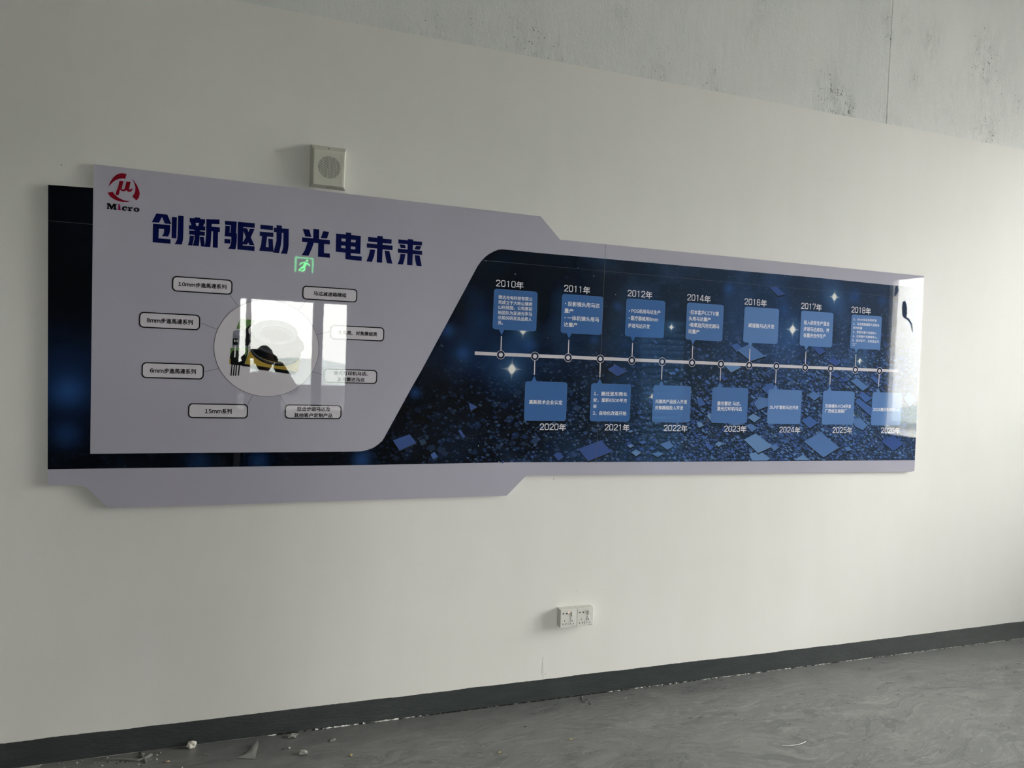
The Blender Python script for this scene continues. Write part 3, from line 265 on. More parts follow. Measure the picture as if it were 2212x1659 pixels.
 'TEETH': [[(0.1333,1.6177),(0.1296,1.6182)],[(0.13,1.6157),(0.1264,1.6163)],[(0.1263,1.6138),(0.1229,1.6146)],[(0.1224,1.612),(0.1192,1.613)],[(0.1182,1.6104),(0.1152,1.6115)],[(0.1138,1.609),(0.1109,1.6101)],[(0.1091,1.6077),(0.1064,1.6089)],[(0.1042,1.6065),(0.1017,1.6079)],[(0.0991,1.6056),(0.0968,1.607)],[(0.0937,1.6047),(0.0917,1.6062)],[(0.0883,1.6041),(0.0865,1.6056)],[(0.0826,1.6036),(0.081,1.6052)],[(0.0768,1.6033),(0.0755,1.6049)],[(0.0709,1.6031),(0.0698,1.6048)],[(0.0649,1.6032),(0.0641,1.6048)],[(0.0588,1.6033),(0.0583,1.6051)],[(0.0527,1.6037),(0.0524,1.6054)],[(0.0465,1.6042),(0.0464,1.6059)],[(0.0404,1.6049),(0.0405,1.6066)],[(0.0342,1.6058),(0.0346,1.6074)],[(0.028,1.6068),(0.0287,1.6084)],[(0.0219,1.608),(0.0228,1.6095)],[(0.0158,1.6093),(0.017,1.6108)],[(0.0099,1.6107),(0.0112,1.6122)],[(0.004,1.6124),(0.0056,1.6137)],[(-0.0017,1.6141),(0.0001,1.6153)],[(-0.0074,1.616),(-0.0053,1.6171)],[(-0.0128,1.618),(-0.0106,1.619)],[(-0.0181,1.6201),(-0.0156,1.621)],[(-0.0232,1.6223),(-0.0205,1.6231)],[(-0.0281,1.6246),(-0.0252,1.6253)],[(-0.0327,1.6271),(-0.0297,1.6276)],[(-0.0371,1.6296),(-0.034,1.63)],[(-0.0413,1.6322),(-0.038,1.6324)],[(-0.0452,1.6348),(-0.0417,1.6349)],[(-0.0489,1.6376),(-0.0452,1.6375)],[(-0.0522,1.6403),(-0.0485,1.6401)],[(-0.0553,1.6432),(-0.0514,1.6428)],[(-0.058,1.646),(-0.0541,1.6455)],[(-0.0605,1.6489),(-0.0564,1.6482)],[(-0.0626,1.6518),(-0.0585,1.6509)],[(-0.0644,1.6547),(-0.0602,1.6537)]],
 'DEBRIS': []
}


# ------------------------------------------------------------------ room materials
def wall_paint():
    t = NT('smooth_wall_paint'); p = t.pos()
    n = t.noise(t.mapping(p, (0.35, 1, 0.8)), 1.6, 4, 0.55); n2 = t.noise(t.mapping(p, (3, 1, 0.8)), 2.2, 3)
    c = t.ramp(t.math('ADD', t.math('MULTIPLY', n, 0.6), t.math('MULTIPLY', n2, 0.4)), [(0.3, (0.71, 0.70, 0.66)), (0.5, (0.74, 0.724, 0.692)), (0.7, (0.765, 0.745, 0.722))])
    v = t.n('ShaderNodeTexVoronoi'); v.inputs['Scale'].default_value = 3.2; t.set(v.inputs['Vector'], p)
    dot = t.math('LESS_THAN', v.outputs['Distance'], 0.0075)
    c = t.mix(t.math('MULTIPLY', dot, 0.6), c, (0.25, 0.25, 0.23))
    h = t.math('ADD', t.math('MULTIPLY', t.noise(p, 260, 3), 0.25), t.noise(t.mapping(p, (1, 1, 0.5)), 6, 3))
    t.bsdf(c, 0.62, 0.35, normal=t.bump(h, 0.4, 0.0022)); return t.m
def wall_rough():
    t = NT('rough_upper_plaster'); p = t.pos(); q = t.n('ShaderNodeSeparateXYZ'); t.set(q.inputs[0], p)
    n = t.noise(t.mapping(p, (1, 1, 0.45)), 1.8, 5, 0.6)
    c = t.ramp(n, [(0.3, (0.665, 0.67, 0.655)), (0.5, (0.725, 0.725, 0.705)), (0.72, (0.76, 0.755, 0.73))])
    # the stretch left of the plaster joint is a little greyer
    edge = t.math('ADD', q.outputs[0], t.math('MULTIPLY', t.noise(t.mapping(p, (1, 1, 1)), 9, 3), 0.03))
    c = t.mix(t.mr(edge, 3.205, 3.225, 1, 0), c, t.mix(1.0, c, (0.94, 0.945, 0.95), 'MULTIPLY'))
    mask = None
    for (cx, cz), r, k in PITS:
        d = t.vmath('DISTANCE', t.mapping(p, (1, 0, 0.62)), (cx, 0, cz * 0.62))
        f = t.mr(d, r * 0.15, r * 1.25, k, 0.0, True)
        mask = f if mask is None else t.math('MAXIMUM', mask, f)
    low = t.math('MULTIPLY', t.mr(q.outputs[2], 3.008, 3.09, 1, 0), t.mr(t.noise(t.mapping(p, (1, 0, 0)), 2.6, 2), 0.42, 0.6))
    mask2 = t.math('MAXIMUM', mask, t.math('MULTIPLY', low, 0.55))
    v = t.n('ShaderNodeTexVoronoi'); v.inputs['Scale'].default_value = 120; t.set(v.inputs['Vector'], t.mapping(p, (1, 1, 0.6)))
    gate = t.noise(t.mapping(p, (1, 1, 0.55)), 30, 3, 0.7)
    thr = t.math('MULTIPLY', t.math('MULTIPLY', t.mr(gate, 0.44, 0.70), t.math('ADD', mask2, 0.06)), 0.46)
    pit = t.math('LESS_THAN', v.outputs['Distance'], thr)
    v2 = t.n('ShaderNodeTexVoronoi'); v2.inputs['Scale'].default_value = 34; t.set(v2.inputs['Vector'], t.mapping(p, (1, 1, 0.45), loc=(3, 0, 1)))
    pit2 = t.math('LESS_THAN', v2.outputs['Distance'], t.math('MULTIPLY', t.math('ADD', mask, 0.30), 0.085))
    streak = t.math('MULTIPLY', t.mr(t.noise(t.mapping(p, (1.6, 1, 0.30)), 46, 4, 0.7), 0.5, 0.72), mask2)
    cloud = t.math('MULTIPLY', t.mr(t.noise(t.mapping(p, (1.3, 1, 0.7)), 11, 4, 0.65), 0.42, 0.7), mask2)
    c = t.mix(t.math('MULTIPLY', cloud, 0.42, clamp=True), c, (0.36, 0.37, 0.365))
    c = t.mix(t.math('MULTIPLY', streak, 0.40, clamp=True), c, (0.30, 0.31, 0.305))
    c = t.mix(t.math('MULTIPLY', t.math('MAXIMUM', pit, pit2), 0.80), c, (0.10, 0.10, 0.095))
    h = t.math('ADD', t.math('MULTIPLY', t.noise(t.mapping(p, (1, 1, 0.6)), 120, 5, 0.7), t.mr(t.noise(p, 1.7, 2), 0.35, 0.6, 0.6, 1.5)), t.math('MULTIPLY', t.noise(t.mapping(p, (1.5, 1, 0.4)), 12, 4), 1.6))
    h = t.math('SUBTRACT', h, t.math('MULTIPLY', pit, 0.8))
    t.bsdf(c, 0.85, 0.25, normal=t.bump(h, 0.6, 0.0028)); return t.m
PITS = [((0.6566, 3.0507), 0.077, 0.5), ((0.8218, 3.0533), 0.093, 0.5), ((1.0813, 3.0721), 0.139, 0.8), ((1.2413, 3.0146), 0.08, 0.8), ((1.5476, 3.2608), 0.084, 0.6), ((2.2915, 3.3566), 0.073, 0.6), ((1.7578, 3.0284), 0.14, 0.6), ((2.0822, 3.0432), 0.084, 0.8), ((2.8362, 3.0578), 0.159, 1.3), ((2.9316, 3.0403), 0.079, 1.5), ((3.1747, 3.5745), 0.051, 1.0), ((3.1983, 3.4786), 0.044, 1.1), ((3.3115, 3.5729), 0.059, 0.9), ((3.5013, 3.511), 0.106, 0.8), ((3.9232, 3.4596), 0.176, 1.0), ((3.3792, 3.2614), 0.075, 0.7), ((3.9647, 3.0558), 0.137, 1.1), ((2.342, 3.4617), 0.067, 0.8), ((3.1844, 3.0354), 0.08, 0.9), ((4.2025, 3.2671), 0.096, 0.7), ((2.7787, 3.2196), 0.056, 0.9), ((0.9534, 3.1083), 0.163, 0.3), ((1.9576, 3.2964), 0.192, 0.25), ((3.6602, 3.1972), 0.191, 0.3), ((4.0188, 3.3064), 0.236, 0.5)]
def floor_mat():
    t = NT('trowelled_grey_floor_paint'); p = t.pos(); q = t.n('ShaderNodeSeparateXYZ'); t.set(q.inputs[0], p)
    w1 = t.noise(t.mapping(p, (1.0, 1.7, 1), (0, 0, R(25))), 2.6, 4, 0.6, 1.8)
    w2 = t.noise(t.mapping(p, (1.0, 3.0, 1), (0, 0, R(-20))), 6.0, 5, 0.65, 2.6)
    w3 = t.noise(t.mapping(p, (1.0, 2.0, 1), (0, 0, R(50))), 16.0, 5, 0.7, 2.0)
    sp = t.noise(p, 220, 2, 0.6)
    m = t.math('ADD', t.math('MULTIPLY', w1, 0.55), t.math('MULTIPLY', w2, 0.45))
    c = t.ramp(m, [(0.34, (0.110, 0.113, 0.113)), (0.46, (0.140, 0.142, 0.140)), (0.56, (0.162, 0.163, 0.159)), (0.68, (0.205, 0.206, 0.198))])
    wall_d = t.mr(t.math('ADD', q.outputs[1], t.math('MULTIPLY', w1, 0.22)), -0.20, -0.05, 1, 0, True)   # scuffs stop short of the wall
    pw = t.vmath('ADD', p, t.vmath('MULTIPLY', t.vmath('SUBTRACT', t.noise(p, 1.5, 2, color=True), (0.5, 0.5, 0.5)), (0.5, 0.5, 0)))
    edges = None
    for sc_, rot, st, th, k, dk in ((2.2, 35, 2.4, 0.58, 0.42, True), (3.4, -48, 3.4, 0.62, 0.55, True), (4.6, 62, 3.6, 0.62, 0.30, False), (6.5, 100, 4.0, 0.63, 0.55, True), (9.0, -20, 3.6, 0.63, 0.45, False), (2.9, 80, 2.6, 0.60, 0.30, False), (13.0, 130, 3.0, 0.64, 0.6, True)):
        f = t.noise(t.mapping(pw, (1.0, st, 1), (0, 0, R(rot)), (sc_, rot * .1, 0)), sc_, 3, 0.5, 1.3)
        patch = t.math('MULTIPLY', t.mr(f, th, th + .012), t.mr(f, th + .02, th + .14, 1.0, 0.35))
        rim = t.math('MULTIPLY', t.mr(t.math('ABSOLUTE', t.math('SUBTRACT', f, th)), 0.0, 0.006, 1, 0), t.mr(w3, 0.46, 0.6))
        c = t.mix(t.math('MULTIPLY', t.math('MULTIPLY', patch, wall_d), k), c, (0.075, 0.080, 0.084) if dk else (0.27, 0.27, 0.255))
        edges = rim if edges is None else t.math('MAXIMUM', edges, rim)
    c = t.mix(t.math('MULTIPLY', t.math('MULTIPLY', edges, wall_d), 0.42), c, (0.45, 0.45, 0.42))
    rip = t.n('ShaderNodeTexWave'); rip.inputs['Scale'].default_value = 22; rip.inputs['Distortion'].default_value = 9; rip.inputs['Detail'].default_value = 3; rip.inputs['Detail Scale'].default_value = 2.2
    t.set(rip.inputs['Vector'], t.mapping(pw, (1, 1, 1), (0, 0, R(70)))); ripm = t.mr(t.noise(p, 3.4, 2), 0.56, 0.64)
    rp = t.math('MULTIPLY', t.mr(rip.outputs['Fac'], 0.82, 0.98), t.math('MULTIPLY', ripm, wall_d))
    c = t.mix(t.math('MULTIPLY', rp, 0.30), c, (0.34, 0.34, 0.32))
    d = t.vmath('DISTANCE', p, (-0.62, -0.06, 0)); dm = t.mr(d, 0.12, 0.5, 0.5, 0.0, True)
    c = t.mix(dm, c, (0.23, 0.23, 0.215))
    ro = t.mr(m, 0.35, 0.65, 0.26, 0.38)
    h = t.math('ADD', t.math('ADD', t.math('MULTIPLY', w1, 1.2), t.math('MULTIPLY', w2, .6)), t.math('ADD', t.math('MULTIPLY', w3, 0.22), t.math('ADD', t.math('MULTIPLY', sp, 0.03), t.math('MULTIPLY', edges, 0.05))))
    t.bsdf(c, ro, 0.55, normal=t.bump(h, 0.7, 0.005)); return t.m
def base_mat():
    t = NT('dark_green_grey_skirting_paint'); p = t.pos()
    n = t.noise(t.mapping(p, (1, 1, 4)), 6, 4, 0.6)
    c = t.ramp(n, [(0.3, (0.030, 0.036, 0.036)), (0.6, (0.040, 0.047, 0.047)), (0.75, (0.055, 0.06, 0.058))])
    dust = t.math('MULTIPLY', t.mr(t.noise(t.mapping(p, (1.2, 1, 6)), 5, 4, 0.6), 0.48, 0.7), t.mr(t.n('ShaderNodeSeparateXYZ').outputs[2], 0, 1, 1, 1))
    t.bsdf(c, 0.42, 0.4, normal=t.bump(t.noise(t.mapping(p, (1, 1, 3)), 30, 4), 0.5, 0.003)); return t.m
M_wall = wall_paint(); M_rough = wall_rough(); M_floor = floor_mat(); M_base = base_mat()
M_conc = plain('pale_plaster', (0.74, 0.735, 0.71), 0.85, 0.2, var=0.08)
M_ceil = plain('whitewashed_concrete', (0.54, 0.54, 0.52), 0.9, 0.2, var=0.1)
M_dark = plain('reflection_dark_grey', (0.16, 0.16, 0.155), 0.9, 0.2, var=0.1)
M_grey = plain('unpainted_grey_plaster', (0.27, 0.268, 0.26), 0.9, 0.2, var=0.1)
M_frame = plain('dark_grey_window_metal', (0.055, 0.06, 0.07), 0.4, 0.5)
M_white = plain('white_plastic', (0.70, 0.69, 0.64), 0.42, 0.5, var=0.02)
M_black = plain('black_recess', (0.008, 0.008, 0.008), 0.6, 0.3)

# ------------------------------------------------------------------ room shell
JZ = 3.008   # height where the smooth paint ends
def grid_wall_lower():
    bm = bmesh.new()
    bx(bm, LX, RX, 0.0, 0.12, 0.0, JZ); return bm
wb = bm_obj('wall_back', grid_wall_lower(), M_wall); tag(wb, kind='structure')
bm = bmesh.new(); pf = [(LX, .0022), (3.205, .0022), (3.212, .0004), (RX, .0004)]
ra = [[bm.verts.new((x_, y_, z_)) for x_, y_ in pf] for z_ in (JZ, CH)]
for k in range(3): bm.faces.new((ra[0][k], ra[0][k + 1], ra[1][k + 1], ra[1][k]))
bb = [bm.verts.new((x_, .12, z_)) for z_ in (JZ, CH) for x_ in (LX, RX)]
bm.faces.new((bb[0], bb[2], bb[3], bb[1])); bm.faces.new(ra[1] + [bb[3], bb[2]]); bm.faces.new(ra[0][::-1] + [bb[0], bb[1]])
bm_obj('plaster_panel', bm, M_rough, wb)
tag(box('floor', (LX, RX, BY, 0.12, -0.15, 0.0), M_floor), kind='structure')
tag(box('ceiling', (LX, RX, BY, 0.12, CH, CH + 0.2), M_ceil), kind='structure')
tag(box('wall_left', (LX - 0.2, LX, BY - 0.2, 0.12, -0.15, CH + 0.2), M_grey), kind='structure')
# right wall with its window opening and a taller one added for light
WY0, WY1, WZ0, WZ1 = -3.57, -2.75, 0.85, 2.78
VY0, VY1, VZ1 = -2.55, -1.08, 3.75
bm = bmesh.new()
bx(bm, RX, RX + 0.2, VY1, 0.12, -0.15, CH + 0.2); bx(bm, RX, RX + 0.2, BY - 0.2, WY0, -0.15, CH + 0.2); bx(bm, RX, RX + 0.2, WY1, VY0, -0.15, CH + 0.2)
bx(bm, RX, RX + 0.2, VY0, VY1, -0.15, WZ0); bx(bm, RX, RX + 0.2, VY0, VY1, VZ1, CH + 0.2)
bx(bm, RX, RX + 0.2, WY0, WY1, -0.15, WZ0); bx(bm, RX, RX + 0.2, WY0, WY1, WZ1, CH + 0.2)
tag(bm_obj('wall_right', bm, M_conc), kind='structure')
# wall behind the photographer with its window opening
BX0, BX1, BZ0, BZ1 = -0.33, 0.99, 0.85, 2.28
bm = bmesh.new()
bx(bm, BX1, RX, BY - 0.2, BY, -0.15, CH + 0.2)
bx(bm, BX0, BX1, BY - 0.2, BY, -0.15, BZ0); bx(bm, BX0, BX1, BY - 0.2, BY, BZ1, CH + 0.2)
wf = tag(bm_obj('wall_front', bm, M_grey), kind='structure')
box('reflection_panel', (4.35, RX, BY, BY + 0.004, 0, CH), plain('reflection_white', (.84, .83, .80), .7, .3), wf)  # added white panel, brightens the veil mirrored in the sign
box('reflection_panel', (LX, BX0, BY - 0.2, BY, -0.15, CH + 0.2), M_dark, wf)  # wall stretch coloured dark so the sign's left end mirrors a dim room
# painted skirting band with a brushed, uneven top edge
def skirting():
    bm = bmesh.new(); n = 1500; x0, x1 = LX, RX; top = []; bot = []; topb = []; botb = []
    for i in range(n + 1):
        x = x0 + (x1 - x0) * i / n
        z = 0.100 + 0.0035 * noise.noise(Vector((x * 2.2, 3, 0))) + 0.0018 * noise.noise(Vector((x * 9, 7, 0))) + 0.0014 * noise.noise(Vector((x * 60, 1, 0))) + 0.02 * max(0, x - 3.2) / 3.8
        zb = 0.002 + 0.004 * max(0, noise.noise(Vector((x * 5, 11, 0)))) + 0.003 * max(0, noise.noise(Vector((x * 25, 2, 0))))
        top.append(bm.verts.new((x, -0.0015, z))); bot.append(bm.verts.new((x, -0.003, zb))); topb.append(bm.verts.new((x, 0.001, z + 0.0005))); botb.append(bm.verts.new((x, 0.001, 0)))
    for i in range(n):
        bm.faces.new((bot[i], bot[i + 1], top[i + 1], top[i])); bm.faces.new((top[i], top[i + 1], topb[i + 1], topb[i])); bm.faces.new((botb[i], botb[i + 1], bot[i + 1], bot[i]))
    return bm
tag(bm_obj('baseboard_back', skirting(), M_base), kind='structure')
tag(box('baseboard_front', (LX, RX, BY, BY + 0.003, 0.0, 0.1), M_base), kind='structure')
tag(box('baseboard_right', (RX - 0.003, RX, BY, 0, 0.0, 0.1), M_base), kind='structure')
# scratches and nicks in the wall paint
def stroke(name, pts, r, mat, parent, seg=5):
    bm = bmesh.new(); tube(bm, pts, r, seg); return bm_obj(name, bm, mat, parent)
M_nick = plain('grey_nick', (0.28, 0.28, 0.26), 0.8)
stroke('scratch', [(1.287, 0, 0.212), (1.284, 0, 0.17), (1.283, 0, 0.125)], 0.0006, M_nick, wb)
stroke('scratch', [(1.287, 0, 0.18), (1.291, 0, 0.14), (1.290, 0, 0.105)], 0.0005, M_nick, wb)
for x, z, r in ((1.305,1.065,.003),(-.742,2.285,.0025),(1.303,.126,.002),(1.358,.12,.0015),(1.59,.085,.0015),(1.45,.52,.002)):
    bm = bmesh.new(); bmesh.ops.create_icosphere(bm, subdivisions=1, radius=r); bmesh.ops.scale(bm, verts=bm.verts, vec=(1, .3, 1.3)); bm_obj('nick', bm, M_nick, wb, (x, 0, z))

# ------------------------------------------------------------------ windows
def glass():
    t = NT('window_glass'); tr = t.n('ShaderNodeBsdfTransparent'); gl = t.n('ShaderNodeBsdfGlossy'); gl.inputs['Roughness'].default_value = 0.0
    fr = t.n('ShaderNodeFresnel'); fr.inputs[0].default_value = 1.45; mxs = t.n('ShaderNodeMixShader')
    t.t.links.new(fr.outputs[0], mxs.inputs[0]); t.t.links.new(tr.outputs[0], mxs.inputs[1]); t.t.links.new(gl.outputs[0], mxs.inputs[2])
    t.t.links.new(mxs.outputs[0], t.out.inputs[0]); tr.inputs[0].default_value = (0.97, 0.98, 0.97, 1); return t.m
M_glass = glass()
M_reveal = plain('pale_window_reveal', (0.66, 0.64, 0.60), 0.5)
# window_1: behind the photographer
bm = bmesh.new()
fy0, fy1 = BY - 0.13, BY - 0.07
bx(bm, BX0, BX0 + 0.015, fy0, fy1, BZ0, BZ1); bx(bm, BX1 - 0.02, BX1, fy0, fy1, BZ0, BZ1)
bx(bm, BX0, BX1, fy0, fy1, BZ0, BZ0 + 0.04); bx(bm, BX0, BX1, fy0, fy1, BZ1 - 0.03, BZ1)
w1_ = bm_obj('window_1', bm, M_frame); tag(w1_, kind='structure')
def rough_bar(name, x0, x1, y0, y1, z0, z1, mat, parent, amp=0.006):
    bm = bmesh.new(); n = 60
    ring = []
    for i in range(n + 1):
        z = z0 + (z1 - z0) * i / n; a = amp * noise.noise(Vector((x0 * 7, 1, z * 14))); b = amp * noise.noise(Vector((x1 * 9, 5, z * 14)))
        ring.append([bm.verts.new((x0 + a, y0, z)), bm.verts.new((x1 + b, y0, z)), bm.verts.new((x1 + b, y1, z)), bm.verts.new((x0 + a, y1, z))])
    for i in range(n):
        for k in range(4): bm.faces.new((ring[i][k], ring[i][(k + 1) % 4], ring[i + 1][(k + 1) % 4], ring[i + 1][k]))
    bm.faces.new(ring[0][::-1]); bm.faces.new(ring[-1]); bmesh.ops.recalc_face_normals(bm, faces=bm.faces)
    return bm_obj(name, bm, mat, parent)
rough_bar('mullion', -0.245, -0.185, fy0 - 0.01, fy1 + 0.02, BZ0, BZ1, M_frame, w1_)
rough_bar('mullion', 0.545, 0.675, fy0 - 0.01, fy1 + 0.02, BZ0, BZ1, M_frame, w1_)
for a, b in ((BX0, -0.245), (-0.185, 0.545), (0.675, BX1)): box('pane', (a, b, BY - 0.103, BY - 0.099, BZ0 + .03, BZ1 - .02), M_glass, w1_)
box('window_sill', (BX0 - .03, BX1 + .1, BY - 0.06, BY + 0.06, BZ0 - 0.035, BZ0), M_reveal, w1_, 0.004)
box('casing', (BX1, BX1 + 0.11, BY - 0.0, BY + 0.02, BZ0 - .03, BZ1 + .02), M_reveal, w1_, 0.004)
box('light_line_strip', (-0.345, -0.225, BY, BY + 0.03, 0.1, BZ0 - .04), plain('light_line_pale', (0.8, .78, .75), .4), w1_, 0.012)  # pale strip added for the line of light mirrored below the sill
# window_2: wide window in the right wall
bm = bmesh.new(); gx0, gx1 = RX + 0.03, RX + 0.09
bx(bm, gx0, gx1, WY0, WY0 + 0.03, WZ0, WZ1); bx(bm, gx0, gx1, WY1 - 0.04, WY1, WZ0, WZ1)
bx(bm, RX - 0.01, gx1, WY0, WY1, WZ0 - 0.005, WZ0 + 0.065); bx(bm, gx0, gx1, WY0, WY1, WZ1 - 0.03, WZ1)
w2_ = bm_obj('window_2', bm, M_frame); tag(w2_, kind='structure')

bm = bmesh.new()  # added unseen window, made tall to brighten the upper right wall
bx(bm, gx0, gx1, VY0, VY0 + 0.03, WZ0, VZ1); bx(bm, gx0, gx1, VY1 - 0.03, VY1, WZ0, VZ1)
bx(bm, RX - 0.01, gx1, VY0, VY1, WZ0 - 0.005, WZ0 + 0.065); bx(bm, gx0, gx1, VY0, VY1, VZ1 - 0.03, VZ1)
w3_ = bm_obj('window_added', bm, M_frame); tag(w3_, kind='structure')
box('mullion', (gx0, gx1, -1.87, -1.83, WZ0, VZ1), M_frame, w3_)
for a, b in ((VY0 + .02, -1.87), (-1.83, VY1 - .02)): box('pane', (RX + 0.058, RX + 0.062, a, b, WZ0 + .03, VZ1 - .02), M_glass, w3_)
box('pane', (RX + 0.058, RX + 0.062, WY0 + .02, WY1 - .02, WZ0 + .03, WZ1 - .02), M_glass, w2_)
box('window_sill', (RX - 0.04, RX + 0.03, WY0 - .02, WY1 + .02, WZ0 - 0.03, WZ0 - 0.005), M_reveal, w2_, 0.004)
box('window_sill', (RX - 0.04, RX + 0.03, VY0 - .02, VY1 + .02, WZ0 - 0.03, WZ0 - 0.005), M_reveal, w3_, 0.004)
# old tar smears on the glass
M_tar = plain('tar_smear', (0.02, 0.02, 0.02), 0.7)
def smear(cy, cz, path, r, n=1):
    bm = bmesh.new()
    pts = [(RX + 0.052, cy + a, cz + b) for a, b in path]
    tube(bm, pts, r, 7); bmesh.ops.scale(bm, verts=bm.verts, vec=(0.15, 1, 1), space=Matrix.Translation((-(RX + .052), 0, 0)))
    for v in bm.verts: v.co.y += 0.010 * noise.noise(v.co * 40); v.co.z += 0.008 * noise.noise(v.co * 37 + Vector((5, 0, 0)))
    bm_obj('tar_smear', bm, M_tar, w2_)
smear(-3.35, 2.40, [(0, 0.09), (0.01, 0.03), (0.02, -0.06), (0.03, -0.11)], [0.02, 0.034, 0.03, 0.018])
smear(-3.32, 2.30, [(0, 0.0), (0.05, -0.03), (0.09, -0.08), (0.11, -0.17)], [0.012, 0.014, 0.012, 0.007])
smear(-3.47, 2.62, [(0, 0.06), (0.01, 0.0), (-.01, -0.06)], [0.012, 0.03, 0.010])

# ------------------------------------------------------------------ outdoors
M_ground = plain('dusty_town_ground', (0.46, 0.45, 0.44), 0.95, 0.1, var=0.25)
M_hill = plain('hazy_hill', (0.30, 0.33, 0.33), 0.95, 0.1, var=0.2)
tag(box('ground', (-400, 600, -700, 500, -22.2, -22), M_ground), kind='structure')
def hill(name, cx, cy, rx_, ry_, h, seed, label):
    bm = bmesh.new(); n = 26
    vs = [[None] * (n + 1) for _ in range(n + 1)]
    for i in range(n + 1):
        for j in range(n + 1):
            a, b = i / n * 2 - 1, j / n * 2 - 1; d = math.sqrt(a * a + b * b)
            z = h * max(0, 1 - d) ** 0.8 * (0.75 + 0.5 * noise.noise(Vector((a * 3, b * 3, seed))))
            vs[i][j] = bm.verts.new((a * rx_, b * ry_, z))
    for i in range(n):
        for j in range(n): bm.faces.new((vs[i][j], vs[i + 1][j], vs[i + 1][j + 1], vs[i][j + 1]))
    o = bm_obj(name, bm, M_hill, None, (cx, cy, -22.05), True); tag(o, label, 'hill'); return o
hill('hill', 420, -170, 120, 200, 34, 1, 'far low hill beyond the window of the right wall')
hill('hill', 40, -520, 260, 90, 22, 2, 'far low ridge beyond the window facing the sign')
M_bwall = plain('pale_building_render', (0.62, 0.62, 0.60), 0.8, 0.2); M_bwin = plain('dark_building_window', (0.06, 0.08, 0.10), 0.3)
def building(x, y, sx_, sy_, h, label, cols=6, rows=5):
    t = empty('building', (x, y, -22), label, 'building')
    box('wall', (-sx_ / 2, sx_ / 2, -sy_ / 2, sy_ / 2, 0, h), M_bwall, t)
    box('roof', (-sx_ / 2 - .3, sx_ / 2 + .3, -sy_ / 2 - .3, sy_ / 2 + .3, h, h + .5), M_hill, t)
    bm = bmesh.new(); bx(bm, -0.6, 0.6, -0.06, 0.06, -0.8, 0.8); me = bpy.data.meshes.new('window'); bm.to_mesh(me); bm.free(); me.materials.append(M_bwin)
    for r_ in range(rows):
        for c_ in range(cols):
            for side in (0, 1):
                o = bpy.data.objects.new('window', me); C.objects.link(o); o.parent = t
                z = h * (r_ + .6) / rows
                if side == 0: o.location = (-sx_ / 2 + sx_ * (c_ + .5) / cols, sy_ / 2, z)
                else: o.location = (-sx_ / 2, -sy_ / 2 + sy_ * (c_ + .5) / cols, z); o.rotation_euler.z = R(90)
    return t
building(62, -55, 16, 22, 19, 'pale apartment block with rows of dark windows seen past the right wall')
building(95, -95, 20, 16, 15, 'lower pale block standing farther off past the right wall')
building(-10, -120, 26, 14, 15, 'long pale block below the window facing the sign')
building(35, -150, 30, 14, 18, 'taller pale block at the right below the window facing the sign')
pp = box('balcony_parapet', (-3, 4, BY - 1.15, BY - 1.0, -22, 1.17), plain('grey_parapet_concrete', (0.33, 0.33, 0.35), 0.9, 0.2, var=.12))
tag(pp, 'grey concrete parapet outside the window facing the sign', 'parapet')

